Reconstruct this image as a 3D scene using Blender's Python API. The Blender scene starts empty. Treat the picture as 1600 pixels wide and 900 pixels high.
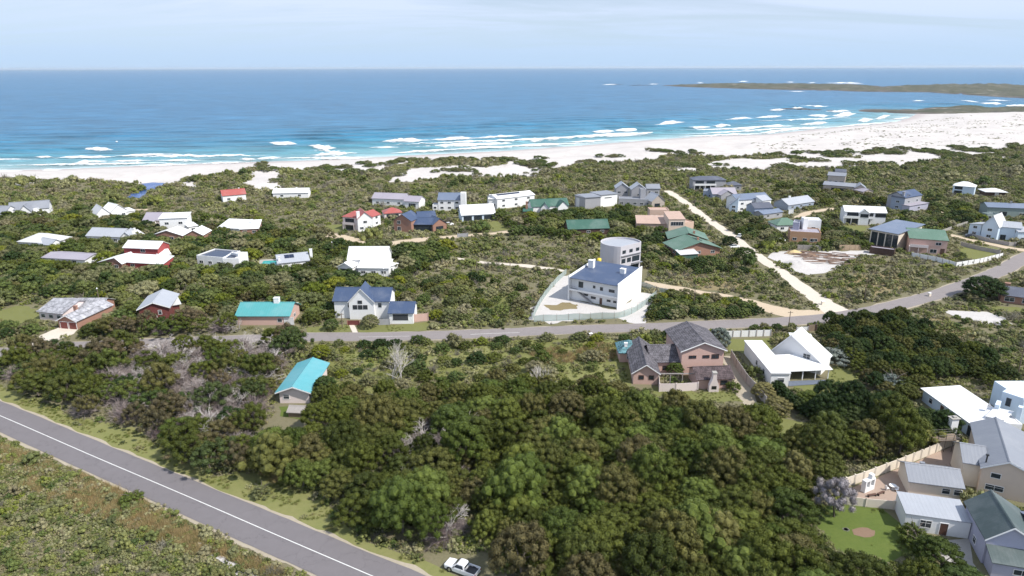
import bpy, math, random
import numpy as np
from mathutils import Vector, Matrix, noise as mnoise
from mathutils.geometry import delaunay_2d_cdt

# ------------------------------------------------------------------ camera, sky, sun, exposure
C = bpy.context.scene.collection
SC = bpy.context.scene
PITCH = math.radians(17.9); F = 1067.0; CAMZ = 70.0; ROLL = math.radians(-0.14)
cd = bpy.data.cameras.new('camera'); cam = bpy.data.objects.new('camera', cd); C.objects.link(cam)
cam.location = (0, 0, CAMZ)
cam.rotation_euler = (Matrix.Rotation(math.pi/2-PITCH, 3, 'X') @ Matrix.Rotation(ROLL, 3, 'Z')).to_euler()
cd.sensor_width = 36; cd.lens = 36*F/1600; cd.clip_start = 1; cd.clip_end = 90000
SC.camera = cam
SUN_EL = math.radians(50); SUN_AZ = math.radians(117)      # azimuth from +Y towards +X
W = bpy.data.worlds.new('World'); SC.world = W; W.use_nodes = True
nt = W.node_tree; nt.nodes.clear()
wo = nt.nodes.new('ShaderNodeOutputWorld'); bg = nt.nodes.new('ShaderNodeBackground'); bg.inputs[1].default_value = 0.085
sky = nt.nodes.new('ShaderNodeTexSky'); sky.sky_type = 'NISHITA'; sky.sun_disc = False
sky.sun_elevation = SUN_EL; sky.sun_rotation = SUN_AZ; sky.air_density = 1.0; sky.dust_density = 0.0; sky.ozone_density = 4.0; sky.altitude = 60
tc = nt.nodes.new('ShaderNodeTexCoord')
def wn(kind, **kw):
    n = nt.nodes.new(kind)
    for k, v in kw.items(): setattr(n, k, v)
    return n
# thin high cloud: noise on a plane above the viewer (direction / height)
sep = wn('ShaderNodeSeparateXYZ'); nt.links.new(tc.outputs['Generated'], sep.inputs[0])
mz = wn('ShaderNodeMath', operation='MAXIMUM'); nt.links.new(sep.outputs[2], mz.inputs[0]); mz.inputs[1].default_value = 0.0
az = wn('ShaderNodeMath', operation='ADD'); nt.links.new(mz.outputs[0], az.inputs[0]); az.inputs[1].default_value = 0.12
dx = wn('ShaderNodeMath', operation='DIVIDE'); nt.links.new(sep.outputs[0], dx.inputs[0]); nt.links.new(az.outputs[0], dx.inputs[1])
dy = wn('ShaderNodeMath', operation='DIVIDE'); nt.links.new(sep.outputs[1], dy.inputs[0]); nt.links.new(az.outputs[0], dy.inputs[1])
cb = wn('ShaderNodeCombineXYZ'); nt.links.new(dx.outputs[0], cb.inputs[0]); nt.links.new(dy.outputs[0], cb.inputs[1])
mp = wn('ShaderNodeMapping'); mp.inputs['Scale'].default_value = (0.35, 1.0, 1); mp.inputs['Rotation'].default_value = (0, 0, 0.35); nt.links.new(cb.outputs[0], mp.inputs[0])
n1 = wn('ShaderNodeTexNoise'); n1.inputs['Scale'].default_value = 0.9; n1.inputs['Detail'].default_value = 7; n1.inputs['Roughness'].default_value = .62; n1.inputs['Distortion'].default_value = .6
nt.links.new(mp.outputs[0], n1.inputs['Vector'])
rp = wn('ShaderNodeValToRGB'); rp.color_ramp.elements[0].position = .40; rp.color_ramp.elements[0].color = (0.55,)*3+(1,); rp.color_ramp.elements[1].position = .56; rp.color_ramp.elements[1].color = (0.93,)*3+(1,)
nt.links.new(n1.outputs[0], rp.inputs[0])
# less cloud right at the horizon
hz = wn('ShaderNodeMapRange'); hz.inputs[1].default_value = 0.0; hz.inputs[2].default_value = 0.06; hz.inputs[3].default_value = 0.75; hz.inputs[4].default_value = 1.0
nt.links.new(sep.outputs[2], hz.inputs[0])
mm = wn('ShaderNodeMath', operation='MULTIPLY'); nt.links.new(rp.outputs[0], mm.inputs[0]); nt.links.new(hz.outputs[0], mm.inputs[1])
mx = wn('ShaderNodeMix', data_type='RGBA'); nt.links.new(mm.outputs[0], mx.inputs[0]); nt.links.new(sky.outputs[0], mx.inputs[6]); mx.inputs[7].default_value = (7.6, 8.8, 11.2, 1)
hb = wn('ShaderNodeMapRange', interpolation_type='SMOOTHSTEP'); hb.inputs[1].default_value = 0.0; hb.inputs[2].default_value = 0.085; hb.inputs[3].default_value = 0.92; hb.inputs[4].default_value = 0.0; nt.links.new(sep.outputs[2], hb.inputs[0])
mh = wn('ShaderNodeMix', data_type='RGBA'); nt.links.new(hb.outputs[0], mh.inputs[0]); nt.links.new(mx.outputs[2], mh.inputs[6]); mh.inputs[7].default_value = (5.3, 7.3, 9.9, 1)
nt.links.new(mh.outputs[2], bg.inputs[0]); nt.links.new(bg.outputs[0], wo.inputs[0])

sl = bpy.data.lights.new('sun', 'SUN'); sun = bpy.data.objects.new('sun', sl); C.objects.link(sun)
sl.energy = 5.0; sl.angle = math.radians(0.53); sl.color = (1.0, 0.955, 0.88)
sdir = Vector((math.sin(SUN_AZ)*math.cos(SUN_EL), math.cos(SUN_AZ)*math.cos(SUN_EL), math.sin(SUN_EL)))
sun.rotation_euler = sdir.to_track_quat('Z', 'Y').to_euler(); sun.location = (150, -80, 200)
SC.view_settings.view_transform = 'Standard'; SC.view_settings.look = 'None'
SC.view_settings.exposure = 0.2; SC.view_settings.gamma = 1
SC.render.engine = 'CYCLES'
SC.cycles.max_bounces = 5; SC.cycles.diffuse_bounces = 2; SC.cycles.glossy_bounces = 2; SC.cycles.transparent_max_bounces = 12; SC.cycles.transmission_bounces = 2
SC.cycles.use_denoising = True; SC.cycles.volume_bounces = 0
SC.cycles.use_adaptive_sampling = True; SC.cycles.adaptive_threshold = 0.02

# ------------------------------------------------------------------ ground shape and where things stand
def vn(x, y, s=0):
    x = np.asarray(x, float); y = np.asarray(y, float)
    xi = np.floor(x); yi = np.floor(y); fx = x-xi; fy = y-yi; fx = fx*fx*(3-2*fx); fy = fy*fy*(3-2*fy)
    def h(a, b):
        v = np.sin(a*127.1+b*311.7+s*74.7)*43758.5453
        return v-np.floor(v)
    return ((h(xi, yi)*(1-fx)+h(xi+1, yi)*fx)*(1-fy)+(h(xi, yi+1)*(1-fx)+h(xi+1, yi+1)*fx)*fy)*2-1
def fbm(x, y, s=0, o=3):
    t = 0; a = 1.0; n = 0
    for k in range(o):
        t = t+a*vn(np.asarray(x)*2**k+k*17.3, np.asarray(y)*2**k-k*9.1, s+k); n += a; a *= .5
    return t/n
def sstep(a, b, x):
    t = np.clip((np.asarray(x, float)-a)/(b-a), 0, 1); return t*t*(3-2*t)
def P(px, py, z=0.0):
    u = (px-800)/F; v = (py-450)/F
    c, s = math.cos(ROLL), math.sin(ROLL)
    u, v = u*c+v*s, v*c-u*s     # small roll of the horizon
    dz = -math.sin(PITCH)-v*math.cos(PITCH); t = (z-CAMZ)/dz
    return np.array((u*t, (math.cos(PITCH)-v*math.sin(PITCH))*t))
def proj(x, y, z=0.0):
    x = np.asarray(x, float); y = np.asarray(y, float); h = z-CAMZ
    d = y*math.cos(PITCH)-h*math.sin(PITCH); up = y*math.sin(PITCH)+h*math.cos(PITCH)
    u = x/d; v = -up/d; c, s = math.cos(ROLL), math.sin(ROLL)
    return 800+F*(u*c-v*s), 450+F*(v*c+u*s)
SEA = -3.0
SHORE = [(-500,276),(-200,270),(0,266),(100,264),(200,260),(300,256),(400,253),(500,250),(600,245),(700,240),(800,235),(900,228),(1000,220),(1100,213),(1200,210),(1300,199),(1360,195),(1400,190),(1420,184),(1432,178),(1500,176),(1600,175),(1800,174),(2200,172)]
SHW = np.array([P(a, b, SEA) for a, b in SHORE])
def shore_dist(x, y):
    x = np.asarray(x, float); y = np.asarray(y, float); best = np.full(x.shape, 1e18)
    for (ax, ay), (bx, by) in zip(SHW[:-1], SHW[1:]):
        ex, ey = bx-ax, by-ay; t = np.clip(((x-ax)*ex+(y-ay)*ey)/(ex*ex+ey*ey), 0, 1)
        best = np.minimum(best, (x-ax-t*ex)**2+(y-ay-t*ey)**2)
    r = np.sqrt(best); ang = x/np.maximum(y, 1)
    sa = SHW[:, 0]/SHW[:, 1]
    ys = np.interp(ang, sa, SHW[:, 1])
    return np.where(y < ys, r, -r)
VEG = [(-600,282),(0,276),(50,279),(100,281),(200,285),(222,291),(262,290),(290,277),(330,273),(400,263),(440,262),(520,270),(590,268),(640,252),(700,252),(760,250),(800,262),(840,268),(870,264),(900,256),(1000,250),(1040,243),(1100,245),(1200,252),(1300,258),(1400,252),(1470,240),(1540,234),(1600,228),(2200,210)]
def gh(x, y):
    x = np.asarray(x, float); y = np.asarray(y, float)
    s = shore_dist(x, y)
    z = 0.55*fbm(x/70, y/70, 3, 2)*sstep(30, 90, y)
    band = sstep(35, 75, s)*(1-sstep(150, 230, s))*sstep(300, 400, y)
    z = z+band*(1.6+3.2*fbm(x/38, y/30, 11, 3))
    z = z*sstep(10, 50, s)
    z = z+(SEA-0.02-np.minimum(0, s)*0)*(1-sstep(-5, 70, s))+np.minimum(0, s)*0.05
    return z
def G(px, py, dz=0.0):
    z = 0.0
    for _ in range(6):
        p = P(px, py, z); z = float(gh(p[0], p[1]))+dz
    return np.array((p[0], p[1]))
def gz(x, y): return float(gh(x, y))
def inpoly(x, y, poly):
    x = np.asarray(x, float); y = np.asarray(y, float); r = np.zeros(x.shape, bool); n = len(poly)
    for i in range(n):
        (ax, ay), (bx, by) = poly[i], poly[(i+1) % n]
        if ay == by: continue
        c = ((ay > y) != (by > y)) & (x < (bx-ax)*(y-ay)/(by-ay)+ax)
        r ^= c
    return r

# ------------------------------------------------------------------ tags and mesh helpers
def tag(o, label=None, cat=None, group=None, kind=None):
    if label: o['label'] = label
    if cat: o['category'] = cat
    if group: o['group'] = group
    if kind: o['kind'] = kind
    return o
def empty(name, loc, rz, label, cat, group=None):
    o = bpy.data.objects.new(name, None); C.objects.link(o); o.location = loc; o.rotation_euler = (0, 0, rz); o.empty_display_size = .5
    return tag(o, label, cat, group)
def link(name, me, parent=None):
    o = bpy.data.objects.new(name, me); C.objects.link(o)
    if parent is not None: o.parent = parent
    return o
def mesh_np(name, V, Fq, mats, mi=None, smooth=False, uv=None):
    """V (n,3), Fq (m,k) all faces with k corners"""
    me = bpy.data.meshes.new(name); V = np.asarray(V, np.float32); Fq = np.asarray(Fq, np.int32); m, k = Fq.shape
    me.vertices.add(len(V)); me.vertices.foreach_set('co', V.ravel())
    me.loops.add(m*k); me.loops.foreach_set('vertex_index', Fq.ravel())
    me.polygons.add(m); me.polygons.foreach_set('loop_start', np.arange(0, m*k, k, dtype=np.int32))
    if mi is not None: me.polygons.foreach_set('material_index', np.asarray(mi, np.int32))
    me.polygons.foreach_set('use_smooth', np.full(m, smooth))
    for mt in (mats if isinstance(mats, (list, tuple)) else [mats]): me.materials.append(mt)
    me.update(calc_edges=True); me.validate(); return me
class MB:
    """collects boxes, prisms and tubes and links them as one mesh"""
    def __init__(s, T=None): s.v = []; s.f = []; s.m = []; s.uv = {}; s.T = T or (lambda x, y, z: (x, y, z)); s.cur = 0
    def quad(s, pts, uvs=None):
        i = len(s.v); s.v += [s.T(*p) for p in pts]; s.f.append(list(range(i, i+len(pts)))); s.m.append(s.cur)
        s.uv[len(s.f)-1] = uvs if uvs else [(p[0], p[1]) for p in pts]
    def box(s, x0, x1, y0, y1, z0, z1):
        a = [(x0,y0,z0),(x1,y0,z0),(x1,y1,z0),(x0,y1,z0),(x0,y0,z1),(x1,y0,z1),(x1,y1,z1),(x0,y1,z1)]
        for q in ((0,3,2,1),(4,5,6,7)): s.quad([a[k] for k in q])
        for q in ((0,1,5,4),(2,3,7,6)): s.quad([a[k] for k in q], [(a[k][0], a[k][2]) for k in q])
        for q in ((1,2,6,5),(3,0,4,7)): s.quad([a[k] for k in q], [(a[k][1], a[k][2]) for k in q])
        return s
    def prism_y(s, prof, y0, y1):     # profile in (x, z), counter-clockwise seen from -y
        n = len(prof)
        s.quad([(x, y0, z) for x, z in prof], [(x, z) for x, z in prof]); s.quad([(x, y1, z) for x, z in reversed(prof)], [(x, z) for x, z in reversed(prof)])
        for i in range(n):
            (ax, az_), (bx, bz) = prof[i], prof[(i+1) % n]
            s.quad([(bx,y0,bz),(ax,y0,az_),(ax,y1,az_),(bx,y1,bz)], [(y0,bx if abs(bx-ax)>1e-6 else bz),(y0,ax if abs(bx-ax)>1e-6 else az_),(y1,ax if abs(bx-ax)>1e-6 else az_),(y1,bx if abs(bx-ax)>1e-6 else bz)])
        return s
    def prism_x(s, prof, x0, x1):     # profile in (y, z)
        n = len(prof)
        s.quad([(x1, y, z) for y, z in prof], [(y, z) for y, z in prof]); s.quad([(x0, y, z) for y, z in reversed(prof)], [(y, z) for y, z in reversed(prof)])
        for i in range(n):
            (ay, az_), (by, bz) = prof[i], prof[(i+1) % n]
            w = abs(by-ay) > 1e-6
            s.quad([(x0,ay,az_),(x0,by,bz),(x1,by,bz),(x1,ay,az_)][::-1], [(x0,ay if w else az_),(x0,by if w else bz),(x1,by if w else bz),(x1,ay if w else az_)][::-1])
        return s
    def tube(s, p, q, r0, r1=None, n=6, cap=True):
        r1 = r0 if r1 is None else r1; p = Vector(p); q = Vector(q); d = (q-p).normalized()
        a = d.orthogonal().normalized(); b = d.cross(a); i = len(s.v)
        for c, r in ((p, r0), (q, r1)):
            for k in range(n):
                t = 2*math.pi*k/n; w = c+a*math.cos(t)*r+b*math.sin(t)*r; s.v.append(s.T(*w))
        for k in range(n):
            s.f.append([i+k, i+(k+1) % n, i+n+(k+1) % n, i+n+k]); s.m.append(s.cur)
        if cap:
            s.f.append([i+k for k in range(n)][::-1]); s.m.append(s.cur); s.f.append([i+n+k for k in range(n)]); s.m.append(s.cur)
        return s
    def build(s, name, mats, parent=None, smooth=False, bevel=0):
        me = bpy.data.meshes.new(name); me.from_pydata(s.v, [], s.f)
        mats = mats if isinstance(mats, (list, tuple)) else [mats]
        for m in mats: me.materials.append(m)
        me.polygons.foreach_set('material_index', s.m); me.polygons.foreach_set('use_smooth', [smooth]*len(s.f))
        ul = me.uv_layers.new(name='uv')
        for pi, poly in enumerate(me.polygons):
            u = s.uv.get(pi)
            if u:
                for k, li in enumerate(poly.loop_indices): ul.data[li].uv = u[k]
        me.update(); o = link(name, me, parent)
        if bevel:
            b = o.modifiers.new('bevel', 'BEVEL'); b.width = bevel; b.segments = 2; b.limit_method = 'ANGLE'
        return o

# ------------------------------------------------------------------ materials
def newmat(name):
    m = bpy.data.materials.new(name); m.use_nodes = True; t = m.node_tree; b = t.nodes['Principled BSDF']; return m, t, b
def nd(t, kind, **kw):
    n = t.nodes.new(kind)
    for k, v in kw.items(): setattr(n, k, v)
    return n
def noise_node(t, coord, scale, detail=4, rough=.6, dist=0):
    n = nd(t, 'ShaderNodeTexNoise'); n.inputs['Scale'].default_value = scale; n.inputs['Detail'].default_value = detail; n.inputs['Roughness'].default_value = rough; n.inputs['Distortion'].default_value = dist
    if coord is not None: t.links.new(coord, n.inputs['Vector'])
    return n
def ramp(t, fac, stops):
    r = nd(t, 'ShaderNodeValToRGB'); e = r.color_ramp.elements
    while len(e) < len(stops): e.new(.5)
    for k, (p, c) in enumerate(stops): e[k].position = p; e[k].color = tuple(c)+(1,) if len(c) == 3 else c
    t.links.new(fac, r.inputs[0]); return r
def mixc(t, fac, a, b, blend='MIX'):
    m = nd(t, 'ShaderNodeMix', data_type='RGBA', blend_type=blend)
    for sock, v in ((m.inputs[0], fac), (m.inputs[6], a), (m.inputs[7], b)):
        if isinstance(v, (int, float)): sock.default_value = v
        elif isinstance(v, (tuple, list)): sock.default_value = tuple(v)+(1,) if len(v) == 3 else v
        else: t.links.new(v, sock)
    return m.outputs[2]
def bump(t, b, h, strength, dist=.05):
    n = nd(t, 'ShaderNodeBump'); n.inputs['Strength'].default_value = strength; n.inputs['Distance'].default_value = dist; t.links.new(h, n.inputs['Height']); t.links.new(n.outputs[0], b.inputs['Normal']); return n
def plaster(name, c, var=.12, rough=.85):
    m, t, b = newmat(name); co = nd(t, 'ShaderNodeTexCoord').outputs['Object']
    n = noise_node(t, co, .35, 6, .7); n2 = noise_node(t, co, 3, 5, .7)
    d = tuple(x*(1-var*2) for x in c)
    r = ramp(t, n.outputs[0], [(.3, d), (.55, c)]); cc = mixc(t, .5, r.outputs[0], mixc(t, n2.outputs[0], d, c))
    t.links.new(cc, b.inputs['Base Color']); b.inputs['Roughness'].default_value = rough; bump(t, b, n2.outputs[0], .15, .03); return m
def metal_roof(name, c, seam=.45, rough=.45, var=.14, met=.0):
    m, t, b = newmat(name); u = nd(t, 'ShaderNodeUVMap'); u.uv_map = 'uv'
    w = nd(t, 'ShaderNodeTexWave', wave_type='BANDS', bands_direction='X', wave_profile='SIN'); w.inputs['Scale'].default_value = .314/seam; t.links.new(u.outputs[0], w.inputs[0])
    co = nd(t, 'ShaderNodeTexCoord').outputs['Object']
    n = noise_node(t, co, .5, 5, .65); n4 = noise_node(t, co, .16, 5, .7)
    mpn = nd(t, 'ShaderNodeMapping'); mpn.inputs['Scale'].default_value = (2.2, .25, 1); t.links.new(u.outputs[0], mpn.inputs[0]); n2 = noise_node(t, mpn.outputs[0], 1.2, 4, .7)
    d = tuple(x*(1-var*1.8) for x in c); l = tuple(min(1, x*(1+var*.5)) for x in c)
    a = mixc(t, n.outputs[0], d, l); a = mixc(t, .55, a, mixc(t, n2.outputs[0], tuple(x*.8 for x in d), l)); fd = ramp(t, n4.outputs[0], [(.48, (0, 0, 0)), (.66, (.45,)*3)]); a = mixc(t, fd.outputs[0], a, tuple(min(.8, x*.7+.11) for x in c))
    rr = ramp(t, w.outputs[0], [(.0, (.72,)*3), (.25, (1,)*3)]); a = mixc(t, .22, a, rr.outputs[0], 'MULTIPLY')
    t.links.new(a, b.inputs['Base Color']); b.inputs['Roughness'].default_value = rough; b.inputs['Metallic'].default_value = met
    bump(t, b, w.outputs[0], .16, .03); return m
def tile_roof(name, c, sx=.33, sy=.36):
    m, t, b = newmat(name); u = nd(t, 'ShaderNodeUVMap'); u.uv_map = 'uv'
    br = nd(t, 'ShaderNodeTexBrick'); br.inputs['Scale'].default_value = 1; br.inputs['Brick Width'].default_value = sx*1.6; br.inputs['Row Height'].default_value = sy*1.3; br.inputs['Mortar Size'].default_value = .05
    br.inputs['Color1'].default_value = tuple(c)+(1,); br.inputs['Color2'].default_value = tuple(x*1.7 for x in c)+(1,); br.inputs['Mortar'].default_value = tuple(x*.35 for x in c)+(1,)
    t.links.new(u.outputs[0], br.inputs[0]); co = nd(t, 'ShaderNodeTexCoord').outputs['Object']; n = noise_node(t, co, .9, 6, .75)
    l = tuple(min(1, x*2.6+.03) for x in c)
    rr = ramp(t, n.outputs[0], [(.45, (0, 0, 0)), (.72, (1, 1, 1))]); a = mixc(t, rr.outputs[0], br.outputs[0], l)
    t.links.new(a, b.inputs['Base Color']); b.inputs['Roughness'].default_value = .8
    inv = nd(t, 'ShaderNodeMath', operation='SUBTRACT'); inv.inputs[0].default_value = 1; t.links.new(br.outputs[1], inv.inputs[1]); bump(t, b, inv.outputs[0], .7, .06); return m
def brick(name, c1, c2, mortar, w=.24, h=.085):
    m, t, b = newmat(name); u = nd(t, 'ShaderNodeUVMap'); u.uv_map = 'uv'
    br = nd(t, 'ShaderNodeTexBrick'); br.inputs['Scale'].default_value = 1; br.inputs['Brick Width'].default_value = w*1.5; br.inputs['Row Height'].default_value = h*2; br.inputs['Mortar Size'].default_value = .014
    for k, v in (('Color1', c1), ('Color2', c2), ('Mortar', mortar)): br.inputs[k].default_value = tuple(v)+(1,)
    t.links.new(u.outputs[0], br.inputs[0]); co = nd(t, 'ShaderNodeTexCoord').outputs['Object']; n = noise_node(t, co, .8, 6, .7)
    a = mixc(t, n.outputs[0], br.outputs[0], c1); a = mixc(t, .5, a, mixc(t, n.outputs[0], tuple(x*.7 for x in c1), c2))
    t.links.new(a, b.inputs['Base Color']); b.inputs['Roughness'].default_value = .9; return m
def simple(name, c, rough=.6, met=0, var=.0, scale=2, spec=None):
    m, t, b = newmat(name)
    if var:
        co = nd(t, 'ShaderNodeTexCoord').outputs['Object']; n = noise_node(t, co, scale, 5, .7)
        t.links.new(mixc(t, n.outputs[0], tuple(x*(1-var) for x in c), tuple(min(1, x*(1+var)) for x in c)), b.inputs['Base Color'])
    else: b.inputs['Base Color'].default_value = tuple(c)+(1,)
    b.inputs['Roughness'].default_value = rough; b.inputs['Metallic'].default_value = met
    if spec is not None: b.inputs['Specular IOR Level'].default_value = spec
    return m
def planks(name, c, w=.15, vert=True):
    m, t, b = newmat(name); u = nd(t, 'ShaderNodeUVMap'); u.uv_map = 'uv'
    wv = nd(t, 'ShaderNodeTexWave', wave_type='BANDS', bands_direction='X' if vert else 'Y', wave_profile='SAW'); wv.inputs['Scale'].default_value = .314/w; t.links.new(u.outputs[0], wv.inputs[0])
    co = nd(t, 'ShaderNodeTexCoord').outputs['Object']; n = noise_node(t, co, 1.2, 6, .7)
    a = mixc(t, n.outputs[0], tuple(x*.65 for x in c), tuple(x*1.2 for x in c)); rr = ramp(t, wv.outputs[0], [(.0, (.45,)*3), (.2, (1,)*3)])
    t.links.new(mixc(t, .8, a, rr.outputs[0], 'MULTIPLY'), b.inputs['Base Color']); b.inputs['Roughness'].default_value = .8; bump(t, b, wv.outputs[0], .4, .02); return m

M = {}
M['white'] = plaster('white_plaster', (.80, .80, .80), .05)
M['whitepink'] = plaster('warm_white_plaster', (.72, .62, .60), .06)
M['cream'] = plaster('cream_plaster', (.66, .54, .44), .07)
M['creamlight'] = plaster('pale_cream_plaster', (.72, .64, .54), .07)
M['peach'] = plaster('peach_plaster', (.58, .42, .33), .08)
M['palegrey'] = plaster('pale_grey_plaster', (.52, .50, .53), .06)
M['grey'] = plaster('grey_plaster', (.36, .36, .38), .1)
M['greyblue'] = plaster('blue_grey_plaster', (.30, .35, .44), .08)
M['paleblue'] = plaster('pale_blue_plaster', (.58, .68, .78), .05)
M['darkgrey'] = plaster('dark_grey_plaster', (.13, .14, .16), .1)
M['lilac'] = plaster('lilac_grey_render', (.42, .42, .52), .08)
M['stone'] = brick('pale_stone_wall', (.42, .36, .31), (.55, .49, .43), (.35, .31, .28), .5, .2)
M['brick'] = brick('red_brown_brick', (.30, .155, .11), (.40, .22, .16), (.38, .31, .27))
M['brickorange'] = brick('orange_face_brick', (.42, .24, .14), (.52, .31, .19), (.45, .38, .3))
M['pinkbrick'] = brick('pale_pink_brick', (.55, .36, .30), (.66, .45, .39), (.6, .5, .46))
M['redwood'] = planks('dark_red_boards', (.17, .045, .04))
M['redwall'] = plaster('red_wall_paint', (.36, .07, .07), .1)
M['darkwood'] = planks('dark_brown_boards', (.08, .045, .035))
M['wood'] = planks('weathered_wood', (.25, .19, .14))
M['greywood'] = planks('silvered_wood', (.33, .30, .28))
M['greengrey'] = plaster('green_grey_boards', (.24, .30, .29), .1)
M['r_white'] = metal_roof('white_sheet_roof', (.80, .80, .80), .6, .5, .05)
M['r_offwhite'] = metal_roof('off_white_sheet_roof', (.60, .60, .60), .6, .5, .10)
M['r_lightgrey'] = metal_roof('light_grey_sheet_roof', (.40, .42, .46), .6, .45, .12)
M['r_grey'] = metal_roof('grey_sheet_roof', (.25, .265, .30), .6, .45, .12)
M['r_lilac'] = metal_roof('lilac_grey_roof', (.36, .33, .38), .6, .5, .12)
M['r_slate'] = metal_roof('dark_slate_roof', (.10, .11, .145), .5, .5, .15)
M['r_blue'] = metal_roof('dark_blue_sheet_roof', (.055, .085, .16), .5, .45, .12)
M['r_bluegrey'] = metal_roof('blue_grey_sheet_roof', (.16, .20, .28), .5, .45, .12)
M['r_green'] = metal_roof('dull_green_sheet_roof', (.11, .20, .14), .6, .5, .18)
M['r_dgreen'] = metal_roof('deep_green_sheet_roof', (.04, .125, .09), .6, .5, .2)
M['r_darkgreengrey'] = metal_roof('dark_green_grey_roof', (.075, .105, .105), .5, .6, .2)
M['r_turq'] = metal_roof('turquoise_sheet_roof', (.085, .34, .35), .7, .5, .14)
M['r_turqpale'] = metal_roof('pale_turquoise_sheet_roof', (.11, .38, .43), .7, .5, .14)
M['r_red'] = metal_roof('red_sheet_roof', (.40, .10, .085), .6, .5, .12)
M['r_tile'] = tile_roof('dark_grey_tiles', (.065, .06, .068))
M['r_tilebrown'] = tile_roof('dark_brown_tiles', (.045, .03, .032))
M['r_asbestos'] = tile_roof('weathered_grey_sheets', (.20, .20, .215), 1.0, 1.8)
M['r_tileteal'] = tile_roof('dark_teal_tiles', (.06, .14, .16))
M['r_peach'] = plaster('peach_tile_roof', (.46, .33, .27), .1)
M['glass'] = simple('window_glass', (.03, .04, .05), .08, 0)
M['frame'] = simple('white_window_frame', (.75, .75, .75), .5)
M['framedark'] = simple('dark_window_frame', (.06, .05, .05), .5)
M['framebrown'] = simple('brown_window_frame', (.10, .05, .035), .6)
M['doorbrown'] = planks('brown_garage_door', (.20, .055, .045), .3, False)
M['doordark'] = planks('charcoal_garage_door', (.045, .05, .06), .4, False)
M['doorwhite'] = planks('white_door', (.7, .7, .7), .3, False)
M['trim'] = simple('white_trim', (.8, .8, .8), .6)
M['solar'] = simple('solar_panel_glass', (.012, .02, .05), .12)
M['concrete'] = plaster('bare_concrete', (.38, .36, .33), .12)
M['deck'] = planks('grey_blue_deck', (.22, .26, .34), .2)
M['paving'] = brick('brick_paving', (.34, .24, .19), (.42, .31, .25), (.3, .25, .2), .3, .15)
M['metal'] = simple('galvanised_metal', (.4, .4, .42), .4, .7)
M['black'] = simple('black_iron', (.02, .02, .02), .5)
M['timber'] = simple('stacked_timber', (.24, .16, .12), .8, 0, .5, 1.3)
M['fencecream'] = plaster('cream_precast_concrete', (.74, .66, .55), .07)
M['fencegrey'] = plaster('grey_precast_concrete', (.40, .37, .35), .12)
M['fencewhite'] = plaster('white_precast_concrete', (.78, .78, .78), .05)
M['fencewood'] = planks('sand_coloured_boards', (.42, .31, .21), .2)
M['yellow'] = simple('yellow_plastic', (.75, .55, .04), .5)
M['polewood'] = simple('creosoted_pole', (.16, .12, .09), .9, 0, .3)

# ------------------------------------------------------------------ buildings
FOOT = []            # world footprints, kept clear of plants
def Xf(A, B):        # a block frame: front left, front right base in the world
    A = np.array(A); B = np.array(B); u = (B-A)/np.linalg.norm(B-A); return A, u, np.array((-u[1], u[0])), np.linalg.norm(B-A)
def winmesh(T, far, w, h, fr, nm=1):
    """T maps (a along wall, out, z) to root space"""
    g = MB(T); g.cur = 0; g.box(.06, w-.06, -.02, .03, .06, h-.06)
    r = MB(T) if not far else g
    r.cur = 0 if not far else 1
    for a in ((0, w, 0, .08), (0, w, h-.08, h), (0, .08, .08, h-.08), (w-.08, w, .08, h-.08)): r.box(a[0], a[1], -.02, .07, a[2], a[3])
    k = max(1, int(round(w/1.1)))
    for i in range(1, k): r.box(w*i/k-.03, w*i/k+.03, .035, .06, .08, h-.08)
    if h > 1.0 and not far: r.box(.08, w-.08, .035, .055, h*.62, h*.62+.05)
    return g, (None if far else r)
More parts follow.
